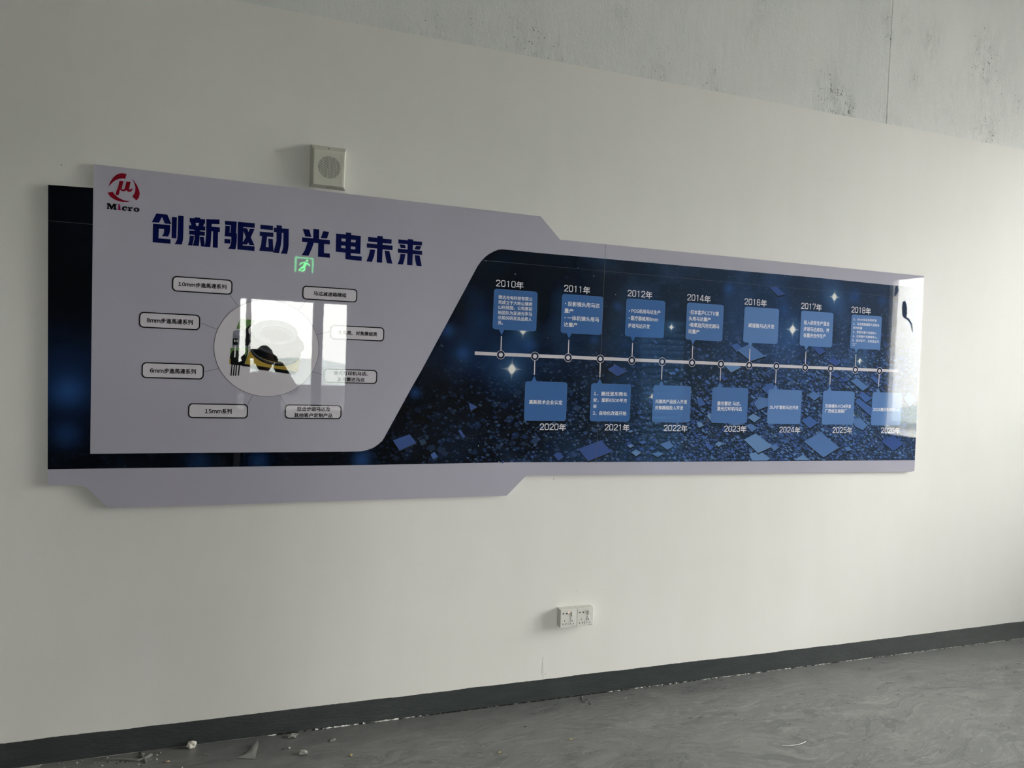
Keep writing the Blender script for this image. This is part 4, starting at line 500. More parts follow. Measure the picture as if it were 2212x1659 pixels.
# ------------------------------------------------------------------ the sign
YF = -0.018                       # face of the sign boards
sign = empty('wall_sign', (0, 0, 0), 'wide glossy lavender and blue company timeline sign fixed along the wall', 'sign')
LAV = glossy_print('lavender_print', (0.425, 0.41, 0.485))
LAV2 = glossy_print('light_lavender_print', (0.62, 0.58, 0.63))
SX, SZ = 1.5142, 2.067
o_ = D['OUT']
for kx in (True, False):
    for kz in (False, True):
        g = 0.00006
        p = clip_poly(clip_poly(o_, 0, SX + (-g if kx else g), kx), 1, SZ + (-g if kz else g), kz)
        solid('board', p, YF, -0.004, LAV, sign)
M_groove = glossy_print('seam_line', (0.10, 0.105, 0.12))
def dark_art():
    t = NT('starfield_and_blocks_print'); p = t.pos(); s = t.n('ShaderNodeSeparateXYZ'); t.set(s.inputs[0], p)
    X, Z = s.outputs[0], s.outputs[2]
    cloud = t.noise(t.mapping(p, (1, 0, 1)), 3.2, 3, 0.5)
    right = t.mr(X, 0.8, 2.6, 0, 1, True)
    low = t.mr(Z, 1.95, 1.45, 0, 1, True)
    dens = t.math('MULTIPLY', t.mr(X, 0.35, 2.2, 0.05, 1.0), t.mr(t.math('ADD', Z, t.math('MULTIPLY', X, -0.14)), 1.62, 1.12, 0.0, 1.0, True))
    dens0 = dens; dens = t.math('ADD', dens, t.math('MULTIPLY', right, 0.10))
    base = t.mix(right, (0.0006, 0.0016, 0.004), (0.012, 0.026, 0.062))
    base = t.mix(t.math('MULTIPLY', t.mr(cloud, 0.45, 0.72), t.mr(X, 0.3, 2.4, 0.02, 0.8)), base, (0.030, 0.072, 0.18))
    def layer(scale, rot, seed, c1, c2, amt, lo):
        v = t.n('ShaderNodeTexVoronoi'); v.distance = 'MANHATTAN'; v.inputs['Scale'].default_value = scale
        warp = t.mapping(t.vmath('ADD', p, t.vmath('MULTIPLY', t.noise(p, scale * .6, 2, color=True), (0.012, 0, 0.012))), (1, 0.0, 1.45), (0, R(rot), 0), (seed, 0, seed * 2))
        t.set(v.inputs['Vector'], warp)
        rnd = t.n('ShaderNodeSeparateColor'); t.set(rnd.inputs[0], v.outputs['Color'])
        m = t.mr(v.outputs['Distance'], 0.62, 0.40, 0, 1, True)
        on = t.mr(rnd.outputs[0], lo, lo + .35)
        f = t.math('MULTIPLY', t.math('MULTIPLY', m, on), t.math('MULTIPLY', dens, amt), clamp=True)
        return f, t.mix(rnd.outputs[1], c1, c2)
    f0, c0 = layer(20, 15, 7.7, (0.03, 0.07, 0.22), (0.07, 0.13, 0.30), 0.7, 0.25)
    f1, c1 = layer(48, 25, 0.3, (0.035, 0.08, 0.25), (0.11, 0.19, 0.36), 0.85, 0.25)
    f2, c2 = layer(110, -15, 4.1, (0.05, 0.11, 0.30), (0.20, 0.31, 0.50), 0.8, 0.45)
    gaps = t.mr(t.noise(t.mapping(p, (1, 0, 1.6), (0, R(25), 0)), 30, 3, 0.6), 0.44, 0.56)
    base = t.mix(f0, base, c0)
    base = t.mix(t.math('MULTIPLY', t.math('MULTIPLY', gaps, dens), 0.6), base, (0.016, 0.020, 0.022))
    c = t.mix(f1, base, c1)
    c = t.mix(t.math('MULTIPLY', t.math('MULTIPLY', f2, dens0), t.mr(t.noise(p, 14, 2), 0.42, 0.6)), c, c2)
    c = t.mix(1.0, c, t.mix(t.mr(X, 1.0, 3.2, 0, 1), (0, 0, 0), (0.013, 0.015, 0.016)), 'ADD')  # room reflection veil painted into the print, stronger to the right
    # printed glows
    for (gx, gz), r, k in D['GLOWS']:
        d = t.vmath('DISTANCE', t.vmath('MULTIPLY', p, (1, 0, 1)), (gx, 0, gz)); rr = r * 0.00215 * 1.1
        f = t.math('MULTIPLY', t.math('EXPONENT', t.math('MULTIPLY', t.math('POWER', t.math('DIVIDE', d, rr), 2.0), -1.0)), k * 0.42)
        c = t.mix(f, c, (0.035, 0.12, 0.40))
    for (gx, gz), sz in D['STARS']:
        d = t.vmath('SUBTRACT', p, (gx, 0, gz)); q = t.n('ShaderNodeSeparateXYZ'); t.set(q.inputs[0], d)
        ax, az = t.math('ABSOLUTE', q.outputs[0]), t.math('ABSOLUTE', q.outputs[2])
        rr = 0.026 * sz
        cross = t.math('ADD', t.math('POWER', ax, 0.55), t.math('POWER', az, 0.55))
        sp_ = t.mr(cross, rr ** 0.55 * 0.7, rr ** 0.55 * 1.7, 0.5, 0.0, True)
        core = t.mr(t.math('ADD', t.math('POWER', ax, 1.3), t.math('POWER', t.math('MULTIPLY', az, .8), 1.3)), (rr * .50) ** 1.3, (rr * .92) ** 1.3, 1.0, 0.0, True)
        f = t.math('MAXIMUM', core, sp_)
        dl = t.vmath('LENGTH', t.vmath('MULTIPLY', d, (1, 0, 1)))
        halo = t.math('MULTIPLY', t.math('EXPONENT', t.math('MULTIPLY', t.math('DIVIDE', dl, rr * 1.1), -1.0)), 0.6)
        c = t.mix(halo, c, (0.11, 0.27, 0.46)); c = t.mix(f, c, (0.86, 0.84, 0.80))
    sign_coat(t, c); return t.m
M_art = dark_art()
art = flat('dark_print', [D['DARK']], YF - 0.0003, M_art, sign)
# slab pieces printed over the starfield
BC = [(0.045, 0.085, 0.25), (0.055, 0.115, 0.31), (0.085, 0.165, 0.36), (0.125, 0.225, 0.42), (0.03, 0.055, 0.10)]
BM_ = [glossy_print('slab_print_%s' % n, c) for n, c in zip(('navy', 'blue', 'mid', 'pale', 'dusk'), BC)] + [glossy_print('slab_print_edge', (0.020, 0.024, 0.026))]
bm = bmesh.new(); y = YF - 0.0005
ZB = 1.1445; cnt = [0]
def slab(pts, sh, k, top=False):
    global y
    if top: y = YF - 0.00088 - 0.000008 * (cnt[0] % 12); cnt[0] += 1
    a = clip_poly(sh, 1, ZB, False); b = clip_poly(pts, 1, ZB, False)
    if len(a) > 2: flat_faces(bm, [a], y, 5)
    if len(b) > 2: flat_faces(bm, [b], y - 0.000003, k)
    y = YF - 0.0005 - 0.000006 * (cnt[0] % 60); cnt[0] += 1
rnd = random.Random(11); cand = []
for i in range(9000):
    x = 0.72 + 2.75 * rnd.random() ** 0.62; z = 1.150 + 0.62 * rnd.random() ** 1.25
    lim = 1.30 + 0.16 * (x - 0.9) if x > .9 else 1.25
    if z > lim + rnd.random() ** 2 * .12 and rnd.random() < .93: continue
    if x < 1.75 and rnd.random() < (.78 if x < 1.3 else .45): continue
    s = 0.0030 + 0.015 * rnd.random() ** 3.0 + (0.001 if x > 1.7 else 0)
    if x < 1.6: s *= .7
    cand.append((s, x, z))
cand.sort(reverse=True); kept = []; cells = {}
for s, x, z in cand:
    kx_, kz_ = int(x / .03), int(z / .03)
    if any((x - a) ** 2 + (z - b) ** 2 * 1.8 < (.62 * (s + c_)) ** 2 for i_ in (-1, 0, 1) for j_ in (-1, 0, 1) for c_, a, b in cells.get((kx_ + i_, kz_ + j_), ())): continue
    cells.setdefault((kx_, kz_), []).append((s, x, z)); kept.append((s, x, z))
cand = kept
for s, x, z in cand:
    a1, a2 = R(-36 + rnd.uniform(-8, 8)), R(27 + rnd.uniform(-8, 8)); l1, l2 = s * rnd.uniform(.8, 1.5), s * rnd.uniform(.6, 1.1)
    u = (l1 * math.cos(a1), l1 * math.sin(a1)); v_ = (l2 * math.cos(a2), l2 * math.sin(a2))
    q = [(x - (u[0] + v_[0]) / 2, z - (u[1] + v_[1]) / 2)]; q.append((q[0][0] + u[0], q[0][1] + u[1])); q.append((q[1][0] + v_[0], q[1][1] + v_[1])); q.append((q[0][0] + v_[0], q[0][1] + v_[1]))
    e = s * .20
    if q[2][0] > 3.50: continue
    slab(q, [(a_, b_ - e) for a_, b_ in q], rnd.choice((0, 0, 1, 1, 1, 2, 4, 2 if s > .006 else 3) if x > 1.9 else (0, 4, 4, 4, 0, 1 if s < .006 else 4)))
for pts, k in D['BLOCKS']:
    left = pts[0][0] < 1.35
    slab(pts, [(a_ + 0.001, b_ - (0.004 if left else 0.007)) for a_, b_ in pts], k, True)
print('slabs', len(kept), len(bm.faces)); slabs = bm_obj('printed_slabs', bm, BM_, sign); tag(slabs, kind='stuff')
y = YF - 0.0011
M_dot = glossy_print('star_white', (0.55, 0.58, 0.58))
bm = bmesh.new()
for (x, z), r in D['DOTS']: flat_faces(bm, [[(x + r * .00075 * a, z + r * .0009 * b) for a, b in ((1, 0), (.45, .5), (0, 1.2), (-.45, .5), (-1, 0), (-.45, -.5), (0, -1.2), (.45, -.5))]], y)
bm_obj('printed_stars', bm, M_dot, sign); y -= .0001
# seams between the boards
flat('seam', [[(SX - .0009, 1.14), (SX + .0009, 1.14), (SX + .0009, 2.19), (SX - .0009, 2.19)]], y, M_groove, sign)
flat('seam', [[(-0.778, SZ + .0035), (-0.632, SZ + .0035), (-0.632, SZ + .0045), (-0.778, SZ + .0045)]], y, M_groove, sign)
flat('seam', [[(0.90, SZ - .004), (3.52, SZ - .0105), (3.52, SZ - .0095), (0.90, SZ - .003)]], y, M_groove, sign)
# callout circle and product picture
cxc, czc, rxc, rzc = D['CIRC']
M_blk = glossy_print('black_ink', (0.006, 0.006, 0.008)); M_line = glossy_print('grey_ink', (0.06, 0.06, 0.07))
cir = flat('picture_disc', [disc(cxc, czc, rxc, 96, rzc)], YF - 0.0006, LAV2, sign)
flat('disc_outline', [disc(cxc, czc, rxc, 96, rzc), disc(cxc, czc, rxc - .0014, 96, rzc - .0014)], YF - 0.0008, M_line, cir)
PCOL = dict(green=(0.10, 0.20, 0.06), black=(0.007, 0.008, 0.009), steel=(0.17, 0.18, 0.22), steel2=(0.22, 0.23, 0.27), steel3=(0.06, 0.065, 0.075), white=(0.62, 0.62, 0.60), gold=(0.38, 0.26, 0.045), dark=(0.035, 0.037, 0.04), ring=(0.13, 0.155, 0.165))
names = list(PCOL); PM = [glossy_print('product_%s' % n, PCOL[n]) for n in names]
bm = bmesh.new(); yy = YF - 0.0009
for n, pts in D['PROD']: flat_faces(bm, [pts], yy, names.index(n)); yy -= 0.00003
for a, b in D['TEETH']:
    dx = 0.0009; flat_faces(bm, [[(a[0] - dx, a[1]), (b[0] - dx, b[1]), (b[0] + dx, b[1]), (a[0] + dx, a[1])]], yy, names.index('ring'))
prod = bm_obj('product_picture', bm, PM, cir)
# callout boxes
for bxr, lines in D['CALL']:
    x0, z0, x1, z1 = bxr; r = (z1 - z0) * 0.27
    b_ = flat('callout_frame', [rrect(x0, z0, x1, z1, r), rrect(x0 + .0045, z0 + .0045, x1 - .0045, z1 - .0045, r - .0035)], YF - 0.0008, M_blk, sign)
    b_['label'] = 'black rounded frame reading ' + ' '.join(l[0] for l in lines)
    flat('callout_fill', [rrect(x0 + .004, z0 + .004, x1 - .004, z1 - .004, r - .003)], YF - 0.0007, LAV2, b_)
    for s_, a, b, zc, h, sh in lines: text_obj('lettering', s_, a, b, zc, h, YF - 0.0010, M_blk, b_, 0.030)
for a, b in D['CONN']:
    d = Vector((b[0] - a[0], b[1] - a[1])).normalized() * 0.0006; n_ = (-d.y, d.x)
    flat('leader_line', [[(a[0] + n_[0], a[1] + n_[1]), (a[0] - n_[0], a[1] - n_[1]), (b[0] - n_[0], b[1] - n_[1]), (b[0] + n_[0], b[1] + n_[1])]], YF - 0.0005, M_line, sign)
# headline and emblem
M_navy = glossy_print('navy_ink', (0.001, 0.004, 0.060)); M_red = glossy_print('red_ink', (0.20, 0.004, 0.014)); M_red2 = glossy_print('crimson_ink', (0.22, 0.004, 0.045))
for n, parts in D['HEAD'].items():
    bm = bmesh.new()
    for loops in parts: flat_faces(bm, loops, YF - 0.0006)
    bm_obj('headline_character', bm, M_navy, sign)
def multi(name, parts, mat, parent):
    bm = bmesh.new()
    for loops in parts: flat_faces(bm, loops, YF - 0.0006)
    return bm_obj(name, bm, mat, parent)
em = multi('emblem', D['LOGO_RED'], M_red, sign); em['label'] = 'red ring emblem around a slanted Greek mu'
multi('lettering', D['LOGO_BLK'], M_blk, em); multi('lettering', D['LOGO_I'], M_red2, em)
# timeline
M_bar = glossy_print('timeline_white', (0.60, 0.56, 0.60)); M_cards = [glossy_print('card_blue_veil_%s' % n, c) for n, c in (('deep', (0.050, 0.130, 0.330)), ('mid', (0.075, 0.160, 0.365)), ('light', (0.105, 0.200, 0.420)))]; M_txt = glossy_print('text_white', (0.72, 0.70, 0.74))  # mid and light card blues have the reflection veil painted in
M_ring = glossy_print('node_navy', (0.010, 0.018, 0.045)); M_cardedge = glossy_print('card_edge', (0.095, 0.20, 0.43))
Y1 = y - 0.0003
(bx0, bz0), (bx1, bz1) = D['BAR']
bar = flat('timeline_bar', [[(bx0, bz0 - .0078), (bx1, bz1 - .0078), (bx1, bz1 + .0078), (bx0, bz0 + .0078)]], Y1, M_bar, sign)
DG = {
 '0': [[(0, .14), (0, .86), (.1, 1), (.46, 1), (.56, .86), (.56, .14), (.46, 0), (.1, 0), (0, .14)]],
 '1': [[(.12, .86), (.30, .98), (.30, 0)]],
 '2': [[(0, .76), (0, .88), (.12, 1), (.44, 1), (.56, .88), (.56, .64), (.44, .50), (.08, .14), (.0, .0), (.60, 0)]],
 '3': [[(0, .86), (.1, 1), (.46, 1), (.56, .88), (.56, .62), (.46, .53), (.2, .53)], [(.46, .53), (.56, .42), (.56, .12), (.46, 0), (.1, 0), (0, .14)]],
 '4': [[(.42, 0), (.42, 1), (.30, 1), (-.02, .26), (-.02, .2), (.60, .2)]],
 '5': [[(.54, 1), (.02, 1), (.02, .56), (.44, .58), (.56, .46), (.56, .12), (.46, 0), (.1, 0), (0, .12)]],
 '6': [[(.54, .86), (.46, 1), (.1, 1), (0, .86), (0, .14), (.1, 0), (.46, 0), (.56, .14), (.56, .46), (.46, .57), (0, .55)]],
 '7': [[(0, .82), (0, 1), (.56, 1), (.56, .85), (.22, 0)]],
 '8': [[(.1, .53), (0, .64), (0, .88), (.1, 1), (.46, 1), (.56, .88), (.56, .64), (.46, .53), (.1, .53), (0, .42), (0, .12), (.1, 0), (.46, 0), (.56, .12), (.56, .42), (.46, .53)]]}
def ribbon(bm, pts, wd, y):
    n = len(pts)
    for i in range(n - 1):
        a, b = Vector(pts[i]), Vector(pts[i + 1]); d = (b - a)
        if d.length < 1e-7: continue
        d.normalize(); nn = Vector((-d.y, d.x)) * wd / 2; e = d * wd * 0.36
        q = [a - e - nn, b + e - nn, b + e + nn, a - e + nn]
        flat_faces(bm, [[(v.x, v.y) for v in q]], y + i * -0.0000015)
def year(name, s, x0, x1, zc, h, y, parent):
    bm = bmesh.new(); W_ = x1 - x0; dg = W_ * 0.735 / 4.0; z0 = zc - h / 2
    dh = h * 0.84
    for i, ch in enumerate(s):
        ox = x0 + dg * i + dg * 0.10
        for pl in DG[ch]: ribbon(bm, [(ox + px_ * dg * 1.22, z0 + h * .13 + pz_ * dh) for px_, pz_ in pl], h * 0.115, y)
    o = bm_obj(name, bm, M_txt, parent)
    text_obj('lettering', '年', x1 - W_ * 0.262, x1, zc - h * .01, h * 1.06, y, M_txt, parent, 0.018)
    return o
for yr, (x0, z0, x1, z1), (tx, tz), (ya, yb, yc, yh, ys), lines, bul in D['CARDS']:
    i = [c_[0] for c_ in D['CARDS']].index(yr); nx, nz = D['NODES'][i]; upper = tz > nz; r = 0.013
    cp = rrect(x0, z0, x1, z1, r, 5)
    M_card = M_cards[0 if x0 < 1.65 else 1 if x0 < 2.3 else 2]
    card = flat('timeline_card', [cp], Y1, M_cardedge, sign); card['label'] = 'blue speech card for the year ' + yr
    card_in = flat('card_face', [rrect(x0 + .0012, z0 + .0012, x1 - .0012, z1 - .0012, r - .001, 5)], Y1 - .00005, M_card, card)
    zb = z0 + .002 if upper else z1 - .002
    flat('card_pointer', [[(tx - .0145, zb), (tx + .0145, zb), (tx, tz)]], Y1 - .0001, M_card, card)
    for s_, a, b, zc, h, sh in lines: text_obj('lettering', s_, a, b, zc, h * .97, Y1 - 0.0002, M_txt, card, 0.025)
    for a, b in bul: flat('bullet', [disc(a, b, 0.0030, 12)], Y1 - 0.0002, M_txt, card)
    year('lettering', yr, ya, yb, yc, yh, Y1 - 0.0002, card)
    ze = tz - .005 if upper else tz + .005
    flat('connector', [[(tx - .0025, ze), (tx + .0025, ze), (nx + .0025, nz), (nx - .0025, nz)]], Y1 - .00008, M_bar, card)
    nd = flat('timeline_node', [disc(nx, nz, 0.0205, 36)], Y1 - .0002, M_bar, sign)
    flat('node_ring', [disc(nx, nz, 0.0182, 36)], Y1 - .0003, M_ring, nd)
    flat('node_centre', [disc(nx, nz, 0.0100, 28)], Y1 - .0004, M_bar, nd)

# ------------------------------------------------------------------ wall speaker
sp = empty('wall_speaker', (0.2235, 0, 2.306), 'white square wall speaker with round perforated grille above the sign', 'speaker')
def speaker_body():
    bm = bmesh.new()
    A = [(-.0725, 0), (.0725, 0), (.0725, .176), (-.0725, .176)]; B = [(-.0725, .001), (.0725, .001), (.0725, .172), (-.0725, .172)]; Cc = [(-.060, .006), (.063, .006), (.063, .147), (-.060, .147)]
    r0 = [bm.verts.new((x, 0, z)) for x, z in A]; r1 = [bm.verts.new((x, -.009, z)) for x, z in B]; r2 = [bm.verts.new((x, -.044, z)) for x, z in Cc]
    for a, b in ((r0, r1), (r1, r2)):
        for k in range(4): bm.faces.new((a[k], a[(k + 1) % 4], b[(k + 1) % 4], b[k]))
    bm.faces.new(r2); bm.faces.new(r0[::-1]); bmesh.ops.recalc_face_normals(bm, faces=bm.faces)
    bmesh.ops.bevel(bm, geom=[e for e in bm.edges], offset=0.0015, segments=2, affect='EDGES'); return bm
M_spk = plain('warm_white_plastic', (0.60, 0.59, 0.52), 0.45, 0.4, var=0.02)
bm_obj('housing', speaker_body(), M_spk, sp)
gc = (0.003, 0.0795); GR = 0.0475
bm = bmesh.new()
flat_faces(bm, [disc(gc[0], gc[1], GR + .0018, 48), disc(gc[0], gc[1], GR, 48)], -0.0449)
bm_obj('grille_rim', bm, M_spk, sp)
bm = bmesh.new(); a_ = 0.0067
for i in range(-9, 10):
    for j in range(-9, 10):
        cx_ = a_ * (i * 0.8660254); cz_ = a_ * (j + (0.5 if i % 2 else 0.0))
        for ang in (0, 60, 120):
            hx = cx_ + a_ * .5774 * math.cos(R(ang)); hz = cz_ + a_ * .5774 * math.sin(R(ang))
            if ang == 120: continue
            if hx * hx + hz * hz < (GR - .002) ** 2: flat_faces(bm, [disc(gc[0] + hx, gc[1] + hz, 0.00150, 7)], -0.0447)
tag(bm_obj('grille_holes', bm, M_black, sp), kind='stuff')
for dx, n_ in ((-.0545, 1), (-.0495, 1), (.0515, 1), (.0565, 1)):
    for z0_, z1_ in ((.012, .052), (.105, .137)):
        box('ridge', (dx - .0008, dx + .0008, -.0452, -.0438, z0_, z1_), M_spk, sp, 0.0003)
for k in range(9):
    box('ridge', (-.036 + k * .009 - .0006, -.036 + k * .009 + .0006, -.0451, -.0438, .010 + abs(k - 4) * .002, .020 + abs(k - 4) * .0025), M_spk, sp)
box('ridge', (.0, .058, -.0450, -.0438, .1405, .1415), M_spk, sp)
def hole(x, y_, z, r, rot):
    bm = bmesh.new(); bmesh.ops.create_cone(bm, segments=14, radius1=r, radius2=r, depth=.0012, cap_ends=True); o = bm_obj('screw_hole', bm, M_black, sp, (x, y_, z)); o.rotation_euler = rot
hole(0.0, -.0265, .1600, .0028, (R(55), 0, 0)); hole(0.0, -.0245, .0020, .0034, (R(10), 0, 0))

# ------------------------------------------------------------------ double socket
M_sock = plain('white_socket_plastic', (0.66, 0.65, 0.61), 0.35, 0.5, var=0.015)
M_sock2 = plain('socket_rocker_plastic', (0.70, 0.69, 0.655), 0.3, 0.5, var=0.01)
def socket(x, lit, label):
    t = empty('wall_socket', (x, 0, 0.359), label, 'socket', 'surface mounted socket units')
    W_ = .0425
    box('back_box', (-W_, W_, -.034, 0, .001, .0865), plain('back_box_plastic', (0.62, 0.61, 0.57), .4, var=.02), t, 0.0012)
    box('faceplate', (-W_, W_, -.043, -.0335, 0, .0875), M_sock, t, 0.0018)
    f = lambda u, v: (-W_ + u / 86 * .085, .0875 - v / 86 * .0875)
    def slot(u, v, w_, h_, ang, name='slot', mat=M_black, y_=-.0432, dd=.0006):
        cx_, cz_ = f(u, v); bm = bmesh.new(); bx(bm, -w_ / 2, w_ / 2, -dd / 2, dd / 2, -h_ / 2, h_ / 2)
        o = bm_obj(name, bm, mat, t, (cx_, y_, cz_)); o.rotation_euler = (0, R(ang), 0); return o
    def rnd_(u, v, r, name, mat, y_=-.0434, n=12, dd=.0008):
        cx_, cz_ = f(u, v); bm = bmesh.new(); bmesh.ops.create_cone(bm, segments=n, radius1=r, radius2=r * .9, depth=dd, cap_ends=True); o = bm_obj(name, bm, mat, t, (cx_, y_, cz_)); o.rotation_euler = (R(90), 0, 0); return o
    rnd_(14, 19, .0034, 'slot', M_black, n=10); slot(11.5, 19, .003, .003, 45)
    rnd_(32, 19.5, .0034, 'slot', M_black); slot(35, 19.5, .003, .003, 45)
    rnd_(43, 14, .0018, 'indicator', plain('red_indicator', (1, .2, .15), .3, emis=(1, .22, .16), es=5.0) if lit else M_black)
    slot(22, 53, .0022, .0092, 0); slot(13, 69, .0024, .0095, -32); slot(29, 68.5, .0024, .0095, 32)
    cx_, cz_ = f(64.5, 22)
    bm = bmesh.new(); bx(bm, -.0075, .0075, -.0035, .0035, -.010, .010, bevel=.0008); o = bm_obj('rocker_switch', bm, M_sock2, t, (cx_, -.0445, cz_)); o.rotation_euler = (R(-7 if lit else 7), 0, 0)
    cx_, cz_ = f(60.5, 45); box('socket_surround', (cx_ - .0062, cx_ + .0062, -.0452, -.043, cz_ - .006, cz_ + .008), M_sock2, t, .0008)
    rnd_(60.5, 54, .0082, 'socket_surround', M_sock2, -.0443, 20, .0024)
    cx_, cz_ = f(60, 68.5); box('socket_surround', (cx_ - .0175, cx_ + .0175, -.0445, -.043, cz_ - .0075, cz_ + .0075), M_sock2, t, .0006)
    slot(60.5, 54, .0024, .0082, 0, y_=-.0457); slot(52.5, 69, .0024, .0078, -32, y_=-.0447); slot(67, 69, .0024, .0078, 32, y_=-.0447)
    slot(71, 81, .0185, .0016, 0, 'print_line', plain('grey_small_print', (.22, .22, .22), .5))
    return t
socket(1.3935, True, 'left white socket unit of the pair, its red indicator lit')
socket(1.4795, False, 'right white socket unit of the pair, its indicator unlit')

# ------------------------------------------------------------------ exit sign on the wall facing the sign
ex = empty('exit_sign', (0.415, BY + 0.001, 2.59), 'green lit running man exit sign above the window facing the sign', 'exit sign')
box('case', (-.17, .17, 0, .03, 0, .215), plain('dark_exit_case', (.03, .05, .035), .3), ex, .003)
M_ex = plain('lit_green', (0.1, .8, .25), .5, emis=(0.12, 1.0, 0.26), es=22.0); M_ex2 = plain('dim_green', (0.05, .4, .12), .5, emis=(0.12, 1.0, 0.30), es=11.0)
def epart(name, polys, mat):
    bm = bmesh.new()
    for q in polys:
        vs = [bm.verts.new((x, .0315, z)) for x, z in q]; bm.faces.new(vs)
    bm_obj(name, bm, mat, ex)
epart('door_frame', [[(-.115, .02), (-.09, .02), (-.09, .205), (-.115, .205)], [(.09, .02), (.115, .02), (.115, .205), (.09, .205)], [(-.09, .185), (.09, .185), (.09, .205), (-.09, .205)]], M_ex2)
def strp(p, w_):
    out = []
    for a, b in zip(p[:-1], p[1:]):
        a, b = Vector(a), Vector(b); d = (b - a).normalized(); n_ = Vector((-d.y, d.x)) * w_ / 2; out.append([tuple(a - n_), tuple(b - n_), tuple(b + n_), tuple(a + n_)])
    return out
fig = strp([(.02, .135), (-.005, .085)], .034) + strp([(-.03, .03), (.01, .055), (.0, .09)], .02) + strp([(-.003, .085), (-.035, .07), (-.06, .03)], .02) + strp([(.02, .14), (.055, .12), (.065, .10)], .015) + strp([(.015, .142), (-.03, .135), (-.055, .105)], .015)
epart('running_figure', fig + [[(.034 + .015 * math.cos(a), .163 + .015 * math.sin(a)) for a in [k * math.pi / 6 for k in range(12)]]], M_ex)

# ------------------------------------------------------------------ stack of padded sheets seen mirrored in the sign
M_pad = plain('blue_padding', (0.14, 0.42, 0.92), 0.6, .3, var=.3)
rnd = random.Random(5)
def pad_mesh(seed):
    bm = bmesh.new(); bx(bm, -.27, .27, -.3, .3, .003, .060, bevel=.022)
    for v in bm.verts: v.co.z += .002 * noise.noise(v.co * 7 + Vector((seed, 0, 0))); v.co.x += .008 * noise.noise(v.co * 5 + Vector((0, seed, 0)))
    me = bpy.data.meshes.new('padded_sheet'); bm.to_mesh(me); bm.free(); me.materials.append(M_pad); return me
pm = [pad_mesh(k) for k in range(4)]
for k in range(33):
    o = bpy.data.objects.new('padded_sheet', pm[k % 4]); C.objects.link(o); o.location = (4.04 + rnd.uniform(-.012, .012) + (.02 if k < 16 else 0), -3.95 + rnd.uniform(-.02, .02), 0.002 + k * .0640)
    o.rotation_euler.z = R(rnd.uniform(-2, 2)); tag(o, ('topmost' if k == 32 else 'lowest' if k == 0 else 'middle') + ' pale blue padded sheet of the tall stack mirrored in the sign', 'padding', 'blue padded sheets in one tall stack')

# ------------------------------------------------------------------ litter on the floor
M_plaster = plain('white_plaster_lump', (0.66, 0.63, 0.56), 0.9, .2, var=.15); M_grit = plain('grey_grit', (0.30, 0.29, 0.27), 0.8, .3, var=.3)
M_tan = plain('tan_wood_plug', (0.42, 0.33, 0.17), 0.7, .3); M_steel = plain('zinc_screw', (0.75, 0.74, 0.70), 0.3, .5, metal=1.0); M_clear = plain('milky_plastic_film', (0.21, 0.21, 0.20), 0.35, .5, var=.1); M_wire = plain('pale_wire', (0.6, 0.6, 0.57), .4)
def lump(name, x, y_, sx_, sy_, sz_, mat, label, cat, group=None, seed=0, sub=3, rough=.35):
    bm = bmesh.new(); bmesh.ops.create_icosphere(bm, subdivisions=sub, radius=.5)
    for v in bm.verts:
        v.co *= 1 + rough * noise.noise(v.co * 3.1 + Vector((seed, seed * 2, 0))); v.co.x *= sx_; v.co.y *= sy_; v.co.z *= sz_
    zmin = min(v.co.z for v in bm.verts)
    o = bm_obj(name, bm, mat, None, (x, y_, -zmin * .96)); tag(o, label, cat, group); return o
lp = lump('plaster_lump', -.243, -.022, .036, .026, .030, M_plaster, 'white plaster lump lying against the skirting near the left end', 'rubble', seed=1)
scw = empty('screw', (-.183, -.092, .003), 'small bright screw on the floor in front of the white plaster lump', 'screw')
bm = bmesh.new(); tube(bm, [(-.010, .0, 0), (.006, 0, 0)], [.0009, .0018], 8); bm_obj('shank', bm, M_steel, scw); bm = bmesh.new(); tube(bm, [(.006, 0, 0), (.0095, 0, 0)], [.002, .0036], 10); bm_obj('head', bm, M_steel, scw); scw.rotation_euler.z = R(-12)
# clear plastic strip with a forked end
bm = bmesh.new(); tube(bm, [(-.590, -.017, .003), (-.50, -.040, .004), (-.430, -.068, .004), (-.405, -.062, .005)], [.002, .0045, .006, .007], 6)
tube(bm, [(-.412, -.064, .005), (-.424, -.03, .005), (-.428, -.012, .004)], [.007, .006, .003], 6); tube(bm, [(-.412, -.062, .005), (-.392, -.045, .006), (-.386, -.038, .004)], [.007, .007, .004], 6); tube(bm, [(-.410, -.064, .005), (-.402, -.085, .004), (-.400, -.096, .003)], [.006, .004, .002], 6)
for v in bm.verts: v.co.z = max(0.0005, v.co.z * .8)
tag(bm_obj('plastic_strip', bm, M_clear), 'milky forked plastic strip lying along the skirting at the far left', 'plastic strip')
bm = bmesh.new(); P_ = [(.010, -.048, .012), (.012, -.075, .010), (.006, -.13, .004), (-.001, -.172, .001), (-.034, -.160, .001), (-.072, -.145, .001), (-.045, -.140, .003), (-.022, -.112, .006), (-.004, -.078, .010)]
vs = [bm.verts.new(p_) for p_ in P_]; cvt = bm.verts.new((-.012, -.128, .007))
for k in range(len(vs)): bm.faces.new((vs[k], vs[(k + 1) % len(vs)], cvt))
r_ = bmesh.ops.extrude_face_region(bm, geom=list(bm.faces))
for v in [g_ for g_ in r_['geom'] if isinstance(g_, bmesh.types.BMVert)]: v.co.z += .0006
bmesh.ops.recalc_face_normals(bm, faces=bm.faces)
tag(bm_obj('film_scrap', bm, M_clear), 'pointed triangular scrap of milky film on the floor', 'film scrap')
lump('mortar_lump', .149, -.040, .040, .024, .012, M_grit, 'crumbled grey mortar lump beside the skirting, nearest the wall of the three', 'rubble', seed=4, rough=.8)
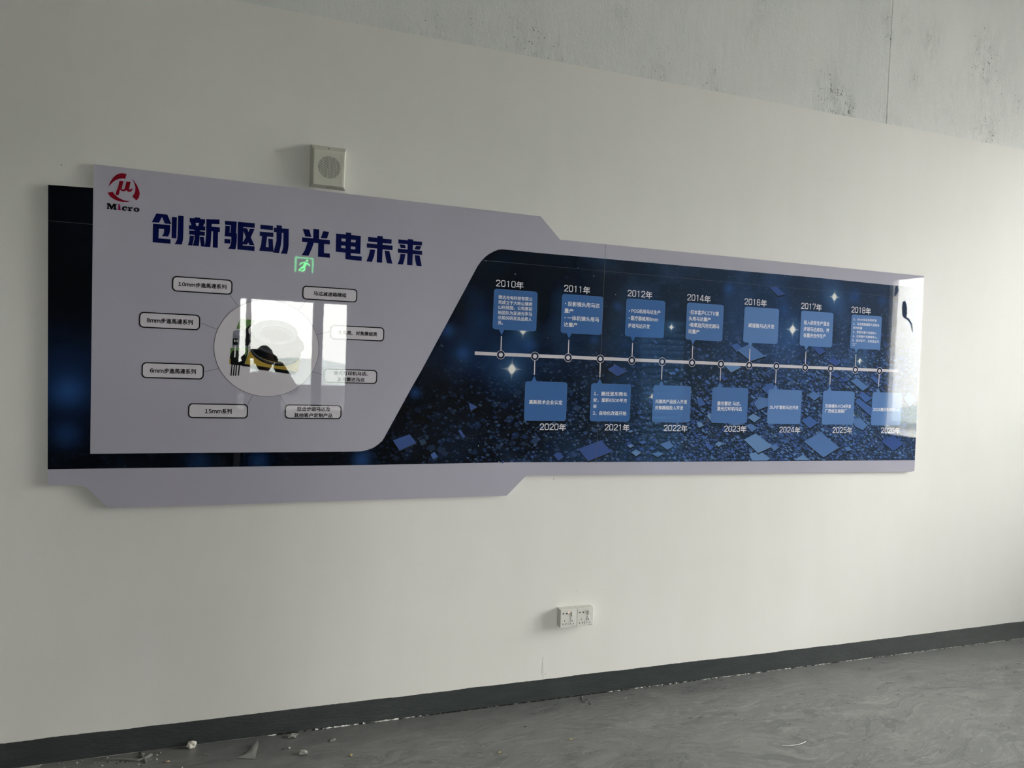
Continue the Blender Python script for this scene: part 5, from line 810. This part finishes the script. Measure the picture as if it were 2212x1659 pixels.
lump('mortar_lump', .183, -.184, .034, .024, .014, M_grit, 'grey mortar lump farthest from the wall of the three', 'rubble', seed=6, rough=.7)
bm = bmesh.new(); tube(bm, [(.292, -.118, .004), (.306, -.112, .006), (.318, -.105, .003)], [.004, .009, .003], 7); bmesh.ops.scale(bm, verts=bm.verts, vec=(1, 1, .6))
tag(bm_obj('foil_scrap', bm, M_clear), 'crumpled shiny scrap on the floor right of the mortar lumps', 'scrap')
lump('wood_crumb', .365, -.250, .012, .010, .010, M_tan, 'brown wooden crumb on the floor below the sign', 'rubble', seed=8)
lump('plaster_crumb', .131, -.128, .009, .008, .006, M_plaster, 'small white crumb between the film scrap and the mortar lump', 'rubble', seed=9)
lump('chipped_crumb', -.322, -.105, .016, .010, .005, plain('pale_orange_chip', (.50, .38, .26), .8), 'pale orange chip on the floor left of the screw', 'rubble', seed=3)
for x, y_, a in ((.952, -.381, 8), (1.28, -.365, 4)):
    bm = bmesh.new(); tube(bm, [(-.0065, 0, .0024), (.0065, 0, .0024)], .0024, 9)
    o = bm_obj('wooden_plug', bm, M_tan, None, (x, y_, 0)); o.rotation_euler.z = R(a)
    tag(o, 'tan wooden plug on the floor, the %s of the two' % ('left' if x < 1.1 else 'right'), 'plug')
bm = bmesh.new(); tube(bm, [(1.497, -.016, .003), (1.484, -.034, .003), (1.478, -.062, .003), (1.484, -.078, .003), (1.502, -.074, .004), (1.512, -.056, .004), (1.503, -.052, .004)], .0018, 6); tube(bm, [(1.512, -.056, .004), (1.505, -.085, .003), (1.502, -.104, .002)], .0016, 6)
tag(bm_obj('plastic_hook', bm, M_clear), 'curled clear plastic hook on the floor below the sockets', 'hook')
bm = bmesh.new(); tube(bm, [(2.152, -.650, .002), (2.18, -.660, .002), (2.215, -.662, .002), (2.245, -.660, .002), (2.275, -.652, .003)], .0014, 6)
tag(bm_obj('bent_wire', bm, M_wire), 'pale bent length of wire on the floor at lower right', 'wire')
bm = bmesh.new(); vs = [bm.verts.new(p_) for p_ in ((-.84, -.006, .001), (-.80, -.006, .002), (-.772, -.005, .002), (-.778, -.016, .001), (-.80, -.022, .001), (-.85, -.02, .001))]; bm.faces.new(vs)
r_ = bmesh.ops.extrude_face_region(bm, geom=list(bm.faces))
for v in [g_ for g_ in r_['geom'] if isinstance(g_, bmesh.types.BMVert)]: v.co.z += .002
bmesh.ops.recalc_face_normals(bm, faces=bm.faces)
tag(bm_obj('paper_scrap', bm, plain('dull_white_paper', (.36, .35, .32), .8)), 'white paper scrap in the lower left corner by the skirting', 'scrap')
# crumbs
bm = bmesh.new(); rnd = random.Random(3)
for i in range(420):
    x = rnd.uniform(-.9, 4.6); y_ = -0.01 - 2.0 * rnd.random() ** 2.0
    if rnd.random() < .35: x = rnd.uniform(-.85, -.35); y_ = -rnd.uniform(.01, .16)
    s = rnd.choice((.0012, .0012, .0018, .0028)); q = bmesh.ops.create_icosphere(bm, subdivisions=1, radius=s)
    for v in q['verts']: v.co = Vector((v.co.x * rnd.uniform(.7, 1.6), v.co.y * rnd.uniform(.7, 1.4), v.co.z * .7)) + Vector((x, y_, s * .6))
    mi = rnd.choice((0, 1, 1, 2))
    for f in set(f for v in q['verts'] for f in v.link_faces): f.material_index = mi
o = bm_obj('grit', bm, [M_plaster, M_grit, M_black]); tag(o, 'fine pale and dark grit strewn over the grey floor', 'grit', kind='stuff')
# flaking paint along the joint of wall and floor
bm = bmesh.new(); rnd = random.Random(9)
def flake(x, L_, h_, mi, yb=-.004):
    n = max(3, int(L_ / .006)); a = []; b = []
    for i in range(n + 1):
        xx = x + L_ * i / n; e = math.sin(math.pi * i / n)
        a.append(bm.verts.new((xx, yb - .006 * e - rnd.uniform(0, .002), .001))); b.append(bm.verts.new((xx, yb - .002 * e, .001 + h_ * e * rnd.uniform(.4, 1))))
    for i in range(n):
        f = bm.faces.new((a[i], a[i + 1], b[i + 1], b[i])); f.material_index = mi
for x, L_ in ((.045, .045), (.235, .02), (.27, .05), (.31, .03), (.33, .06), (.40, .018), (.44, .014), (.52, .05), (.56, .05)): flake(x, L_, .006, 0)
x = .05
while x < 4.7:
    f_ = noise.noise(Vector((x * 1.3, 4, 0)))
    if x > 2.1 or f_ > .05:
        flake(x, rnd.uniform(.006, .03), rnd.uniform(.002, .004), 0 if rnd.random() < (.75 if x > 2.3 else .35) else 1, -.003)
    else: flake(x, rnd.uniform(.01, .05), .003, 1, -.003)
    x += rnd.uniform(.006, .035)
o = bm_obj('paint_flakes', bm, [plain('pale_flaked_paint', (.62, .62, .58), .35, .6), M_black]); tag(o, 'flaking pale paint and filler along the foot of the wall', 'paint flakes', kind='stuff')

# ------------------------------------------------------------------ the person taking the picture (mirrored in the sign)
def skin(name, chains, mat, parent, sub=2, keep=False):
    """chains: list of [(co, (rx, ry)), ...]; first vertex of a chain may be an index tuple ('j', n) joining vertex n"""
    verts, rad, edges = [], [], []
    for ch in chains:
        prev = None
        for it in ch:
            if it[0] == 'j': prev = it[1]; continue
            verts.append(it[0]); rad.append(it[1]); i = len(verts) - 1
            if prev is not None: edges.append((prev, i))
            prev = i
    me = bpy.data.meshes.new(name); me.from_pydata([tuple(v) for v in verts], edges, []); o = bpy.data.objects.new(name, me); C.objects.link(o)
    m = o.modifiers.new('s', 'SKIN'); m.use_smooth_shade = True
    for i, r in enumerate(rad): me.skin_vertices[0].data[i].radius = r if isinstance(r, tuple) else (r, r)
    me.skin_vertices[0].data[0].use_root = True
    s_ = o.modifiers.new('u', 'SUBSURF'); s_.levels = sub; s_.render_levels = sub
    em_ = eval_mesh(o); bpy.data.objects.remove(o); em_.materials.clear()
    for p_ in em_.polygons: p_.use_smooth = True
    return link_mesh(name, em_, mat, parent)
M_skin = plain('skin', (0.42, 0.26, 0.18), .5, .4, var=.04); M_jkt = plain('charcoal_jacket_cloth', (0.035, 0.037, 0.045), .85, .2, var=.15); M_trs = plain('navy_trouser_cloth', (0.02, 0.024, 0.04), .85, .2, var=.15); M_hair = plain('black_hair', (0.01, .009, .008), .5, .4); M_shoe = plain('black_shoe', (.015, .015, .015), .4)
per = empty('person', (-.015, -3.43, 0), 'person in charcoal jacket and dark trousers holding up a phone, mirrored in the sign', 'person')
SH = 1.362
WR = {1: (.098, .215, 1.530), -1: (-.150, .255, 1.525)}; EL = {1: (.250, .095, 1.265), -1: (-.245, .10, 1.26)}
torso = [((0, 0, .90), (.145, .10)), ((0, 0, 1.02), (.130, .092)), ((0, 0, 1.17), (.150, .105)), ((0, .01, 1.30), (.135, .098)), ((0, -.005, 1.385), (.055, .055)), ((0, .005, 1.44), (.052, .052))]
def body_chains(g=0.0, legs=True, torso_end=6, arms=True, wrist=True):
    ch = [[(c_, (r_[0] + g, r_[1] + g)) for c_, r_ in torso[:torso_end]]]; n = len(ch[0])
    if arms:
        for s in (1, -1):
            a = [('j', 3), ((s * .135, 0, SH), (.070 + g * 1.3,) * 2), ((s * .195, .03, 1.325), (.056 + g * 1.2,) * 2), (EL[s], (.040 + g,) * 2)]
            w_ = WR[s]; m_ = tuple((p_ * .5 + q_ * .5) for p_, q_ in zip(EL[s], w_)); a += [(m_, (.036 + g,) * 2), (w_, (.027 + g * 1.2,) * 2)]
            ch.append(a)
    if legs:
        for s in (1, -1): ch.append([('j', 0), ((s * .085, 0, .82), (.088 + g,) * 2), ((s * .095, .01, .64), (.075 + g,) * 2), ((s * .10, .015, .47), (.055 + g,) * 2), ((s * .105, -.01, .30), (.052 + g,) * 2), ((s * .108, -.02, .10), (.036 + g,) * 2)])
    return ch
body = skin('body', body_chains(-.014), M_skin, per)
def head_mesh():
    bm = bmesh.new(); bmesh.ops.create_uvsphere(bm, u_segments=36, v_segments=24, radius=1)
    for v in bm.verts:
        x, y_, z = v.co
        wx, wy = .076, .095
        if z < 0: wx *= 1 - .32 * (-z) ** 1.5; wy *= 1 - .22 * (-z) ** 1.6
        nx_, ny_, nz_ = x * wx, y_ * wy, z * .118
        if y_ > .6 and -.35 < z < .15 and abs(x) < .22: ny_ += .020 * (1 - abs(x) / .22) * (1 - abs(z + .12) / .27 if abs(z + .12) < .27 else 0)  # nose
        if y_ > .3 and .05 < z < .25 and .18 < abs(x) < .55: ny_ -= .007  # eye sockets
        if y_ > .6 and -.62 < z < -.45 and abs(x) < .3: ny_ += .004       # lips
        if y_ > .5 and z < -.8: ny_ += .008                                # chin
        v.co = Vector((nx_, ny_, nz_))
    bmesh.ops.smooth_vert(bm, verts=bm.verts, factor=.3, use_axis_x=True, use_axis_y=True, use_axis_z=True)
    for s in (1, -1):
        q = bmesh.ops.create_uvsphere(bm, u_segments=10, v_segments=8, radius=1)
        for v in q['verts']: v.co = Vector((v.co.x * .008 + s * .077, v.co.y * .018 - .005, v.co.z * .031 - .005))
    return bm
HP = (0, .035, 1.537)
hd = bm_obj('head', head_mesh(), M_skin, None, None, True)
# join the head into the body so the figure is one continuous mesh object
bmj = bmesh.new(); bmj.from_mesh(body.data); tmp = hd.data
for v in tmp.vertices: v.co += Vector(HP)
bmj.from_mesh(tmp); bmj.to_mesh(body.data); bmj.free(); bpy.data.objects.remove(hd)
for p_ in body.data.polygons: p_.use_smooth = True
def hair():
    bm = bmesh.new(); bmesh.ops.create_uvsphere(bm, u_segments=32, v_segments=20, radius=1)
    dele = [v for v in bm.verts if v.co.z < -.25 or (v.co.y > .35 and v.co.z < .52)]
    bmesh.ops.delete(bm, geom=dele, context='VERTS')
    for v in bm.verts: v.co = Vector((v.co.x * .084, v.co.y * .102 - .004, v.co.z * .127 + .001)) * (1 + .03 * noise.noise(v.co * 9))
    return bm
bm_obj('hair', hair(), M_hair, per, HP, True)
for s in (1, -1):
    bm = bmesh.new(); bmesh.ops.create_uvsphere(bm, u_segments=12, v_segments=8, radius=.0115); bm_obj('eye', bm, plain('eye_white', (.7, .7, .7), .2), per, (HP[0] + s * .03, HP[1] + .079, HP[2] + .012), True)
    bm = bmesh.new(); bmesh.ops.create_uvsphere(bm, u_segments=10, v_segments=6, radius=.0055); bm_obj('iris', bm, M_hair, per, (HP[0] + s * .03, HP[1] + .0865, HP[2] + .012), True)
    bm = bmesh.new(); bx(bm, -.014, .014, -.002, .002, -.002, .002, .001); bm_obj('eyebrow', bm, M_hair, per, (HP[0] + s * .031, HP[1] + .091, HP[2] + .034))
bm = bmesh.new(); bx(bm, -.022, .022, -.003, .003, -.004, .004, .002); bm_obj('mouth', bm, plain('lip', (.35, .14, .12), .4), per, (HP[0], HP[1] + .083, HP[2] - .062))
jk = body_chains(.016, legs=False, torso_end=4)
jk[0] = [((0, 0, .83), (.166, .122)), ((0, 0, 1.00), (.152, .110)), ((0, 0, 1.17), (.166, .120)), ((0, .01, 1.30), (.151, .114)), ((0, .010, 1.395), (.124, .100)), ((0, .025, 1.43), (.088, .078))]
skin('jacket', jk, M_jkt, per)
tr = [[((0, 0, .99), (.150, .108)), ((0, 0, .88), (.156, .112))]]
for s in (1, -1): tr.append([('j', 1), ((s * .088, 0, .80), (.100,) * 2), ((s * .097, .01, .62), (.086,) * 2), ((s * .10, .015, .46), (.068,) * 2), ((s * .105, -.005, .28), (.066,) * 2), ((s * .108, -.015, .07), (.062,) * 2)])
skin('trousers', tr, M_trs, per)
for s in (1, -1): skin('shoe', [[((s * .11, -.05, .045), (.038, .034)), ((s * .112, .03, .042), (.042, .034)), ((s * .118, .13, .033), (.044, .026)), ((s * .12, .19, .028), (.030, .020))]], M_shoe, per)
# hands around the phone
def hand(s):
    w_ = Vector(WR[s]); tip = Vector((.062, .292, 1.575) if s > 0 else (-.140, .352, 1.580)); d = (tip - w_).normalized()
    palm = w_ + d * .055
    ch = [[(tuple(w_), (.024, .020)), (tuple(w_ + d * .025), (.030, .018)), (tuple(palm), (.036, .016)), (tuple(palm + d * .02), (.034, .013))]]
    side = Vector((0, -d.z, d.y)).normalized()
    for k, L_ in enumerate((.062, .070, .066, .052)):
        o0 = palm + d * .018 + side * (.027 - .018 * k)
        p1 = o0 + d * L_ * .45 + Vector((-s * .004, .006, 0)); p2 = p1 + (d * .5 + Vector((-s * .75, .15, 0))).normalized() * L_ * .32; p3 = p2 + Vector((-s * .95, -.15, .05)).normalized() * L_ * .25
        ch.append([('j', 2), (tuple(o0), .0095), (tuple(p1), .0088), (tuple(p2), .0082), (tuple(p3), .007)])
    t0 = w_ + d * .03 + Vector((-s * .016, -.014, -.004)); ch.append([('j', 1), (tuple(t0), .012), (tuple(t0 + d * .028 + Vector((-s * .012, -.010, 0))), .0105), (tuple(t0 + d * .050 + Vector((-s * .020, -.006, .004))), .0085)])
    skin('hand', ch, M_skin, per)
hand(1); hand(-1)
ph = empty('smartphone', (0, 0, 0), 'black phone held up by the person in the charcoal jacket', 'phone')
pm_ = cam.matrix_world.copy(); ph.matrix_world = pm_
M_ph = plain('black_phone_glass', (.02, .02, .022), .15, .5)
box('phone_body', (-.148, .014, -.064, .014, .0045, .0125), M_ph, ph, .0035)
box('camera_bump', (-.012, .011, -.038, .011, .0030, .0048), plain('phone_bump', (.03, .03, .033), .3), ph, .0008)
box('screen', (-.145, .011, -.061, .011, .0126, .0129), plain('phone_screen', (.05, .05, .055), .1, emis=(.5, .5, .52), es=.4), ph)
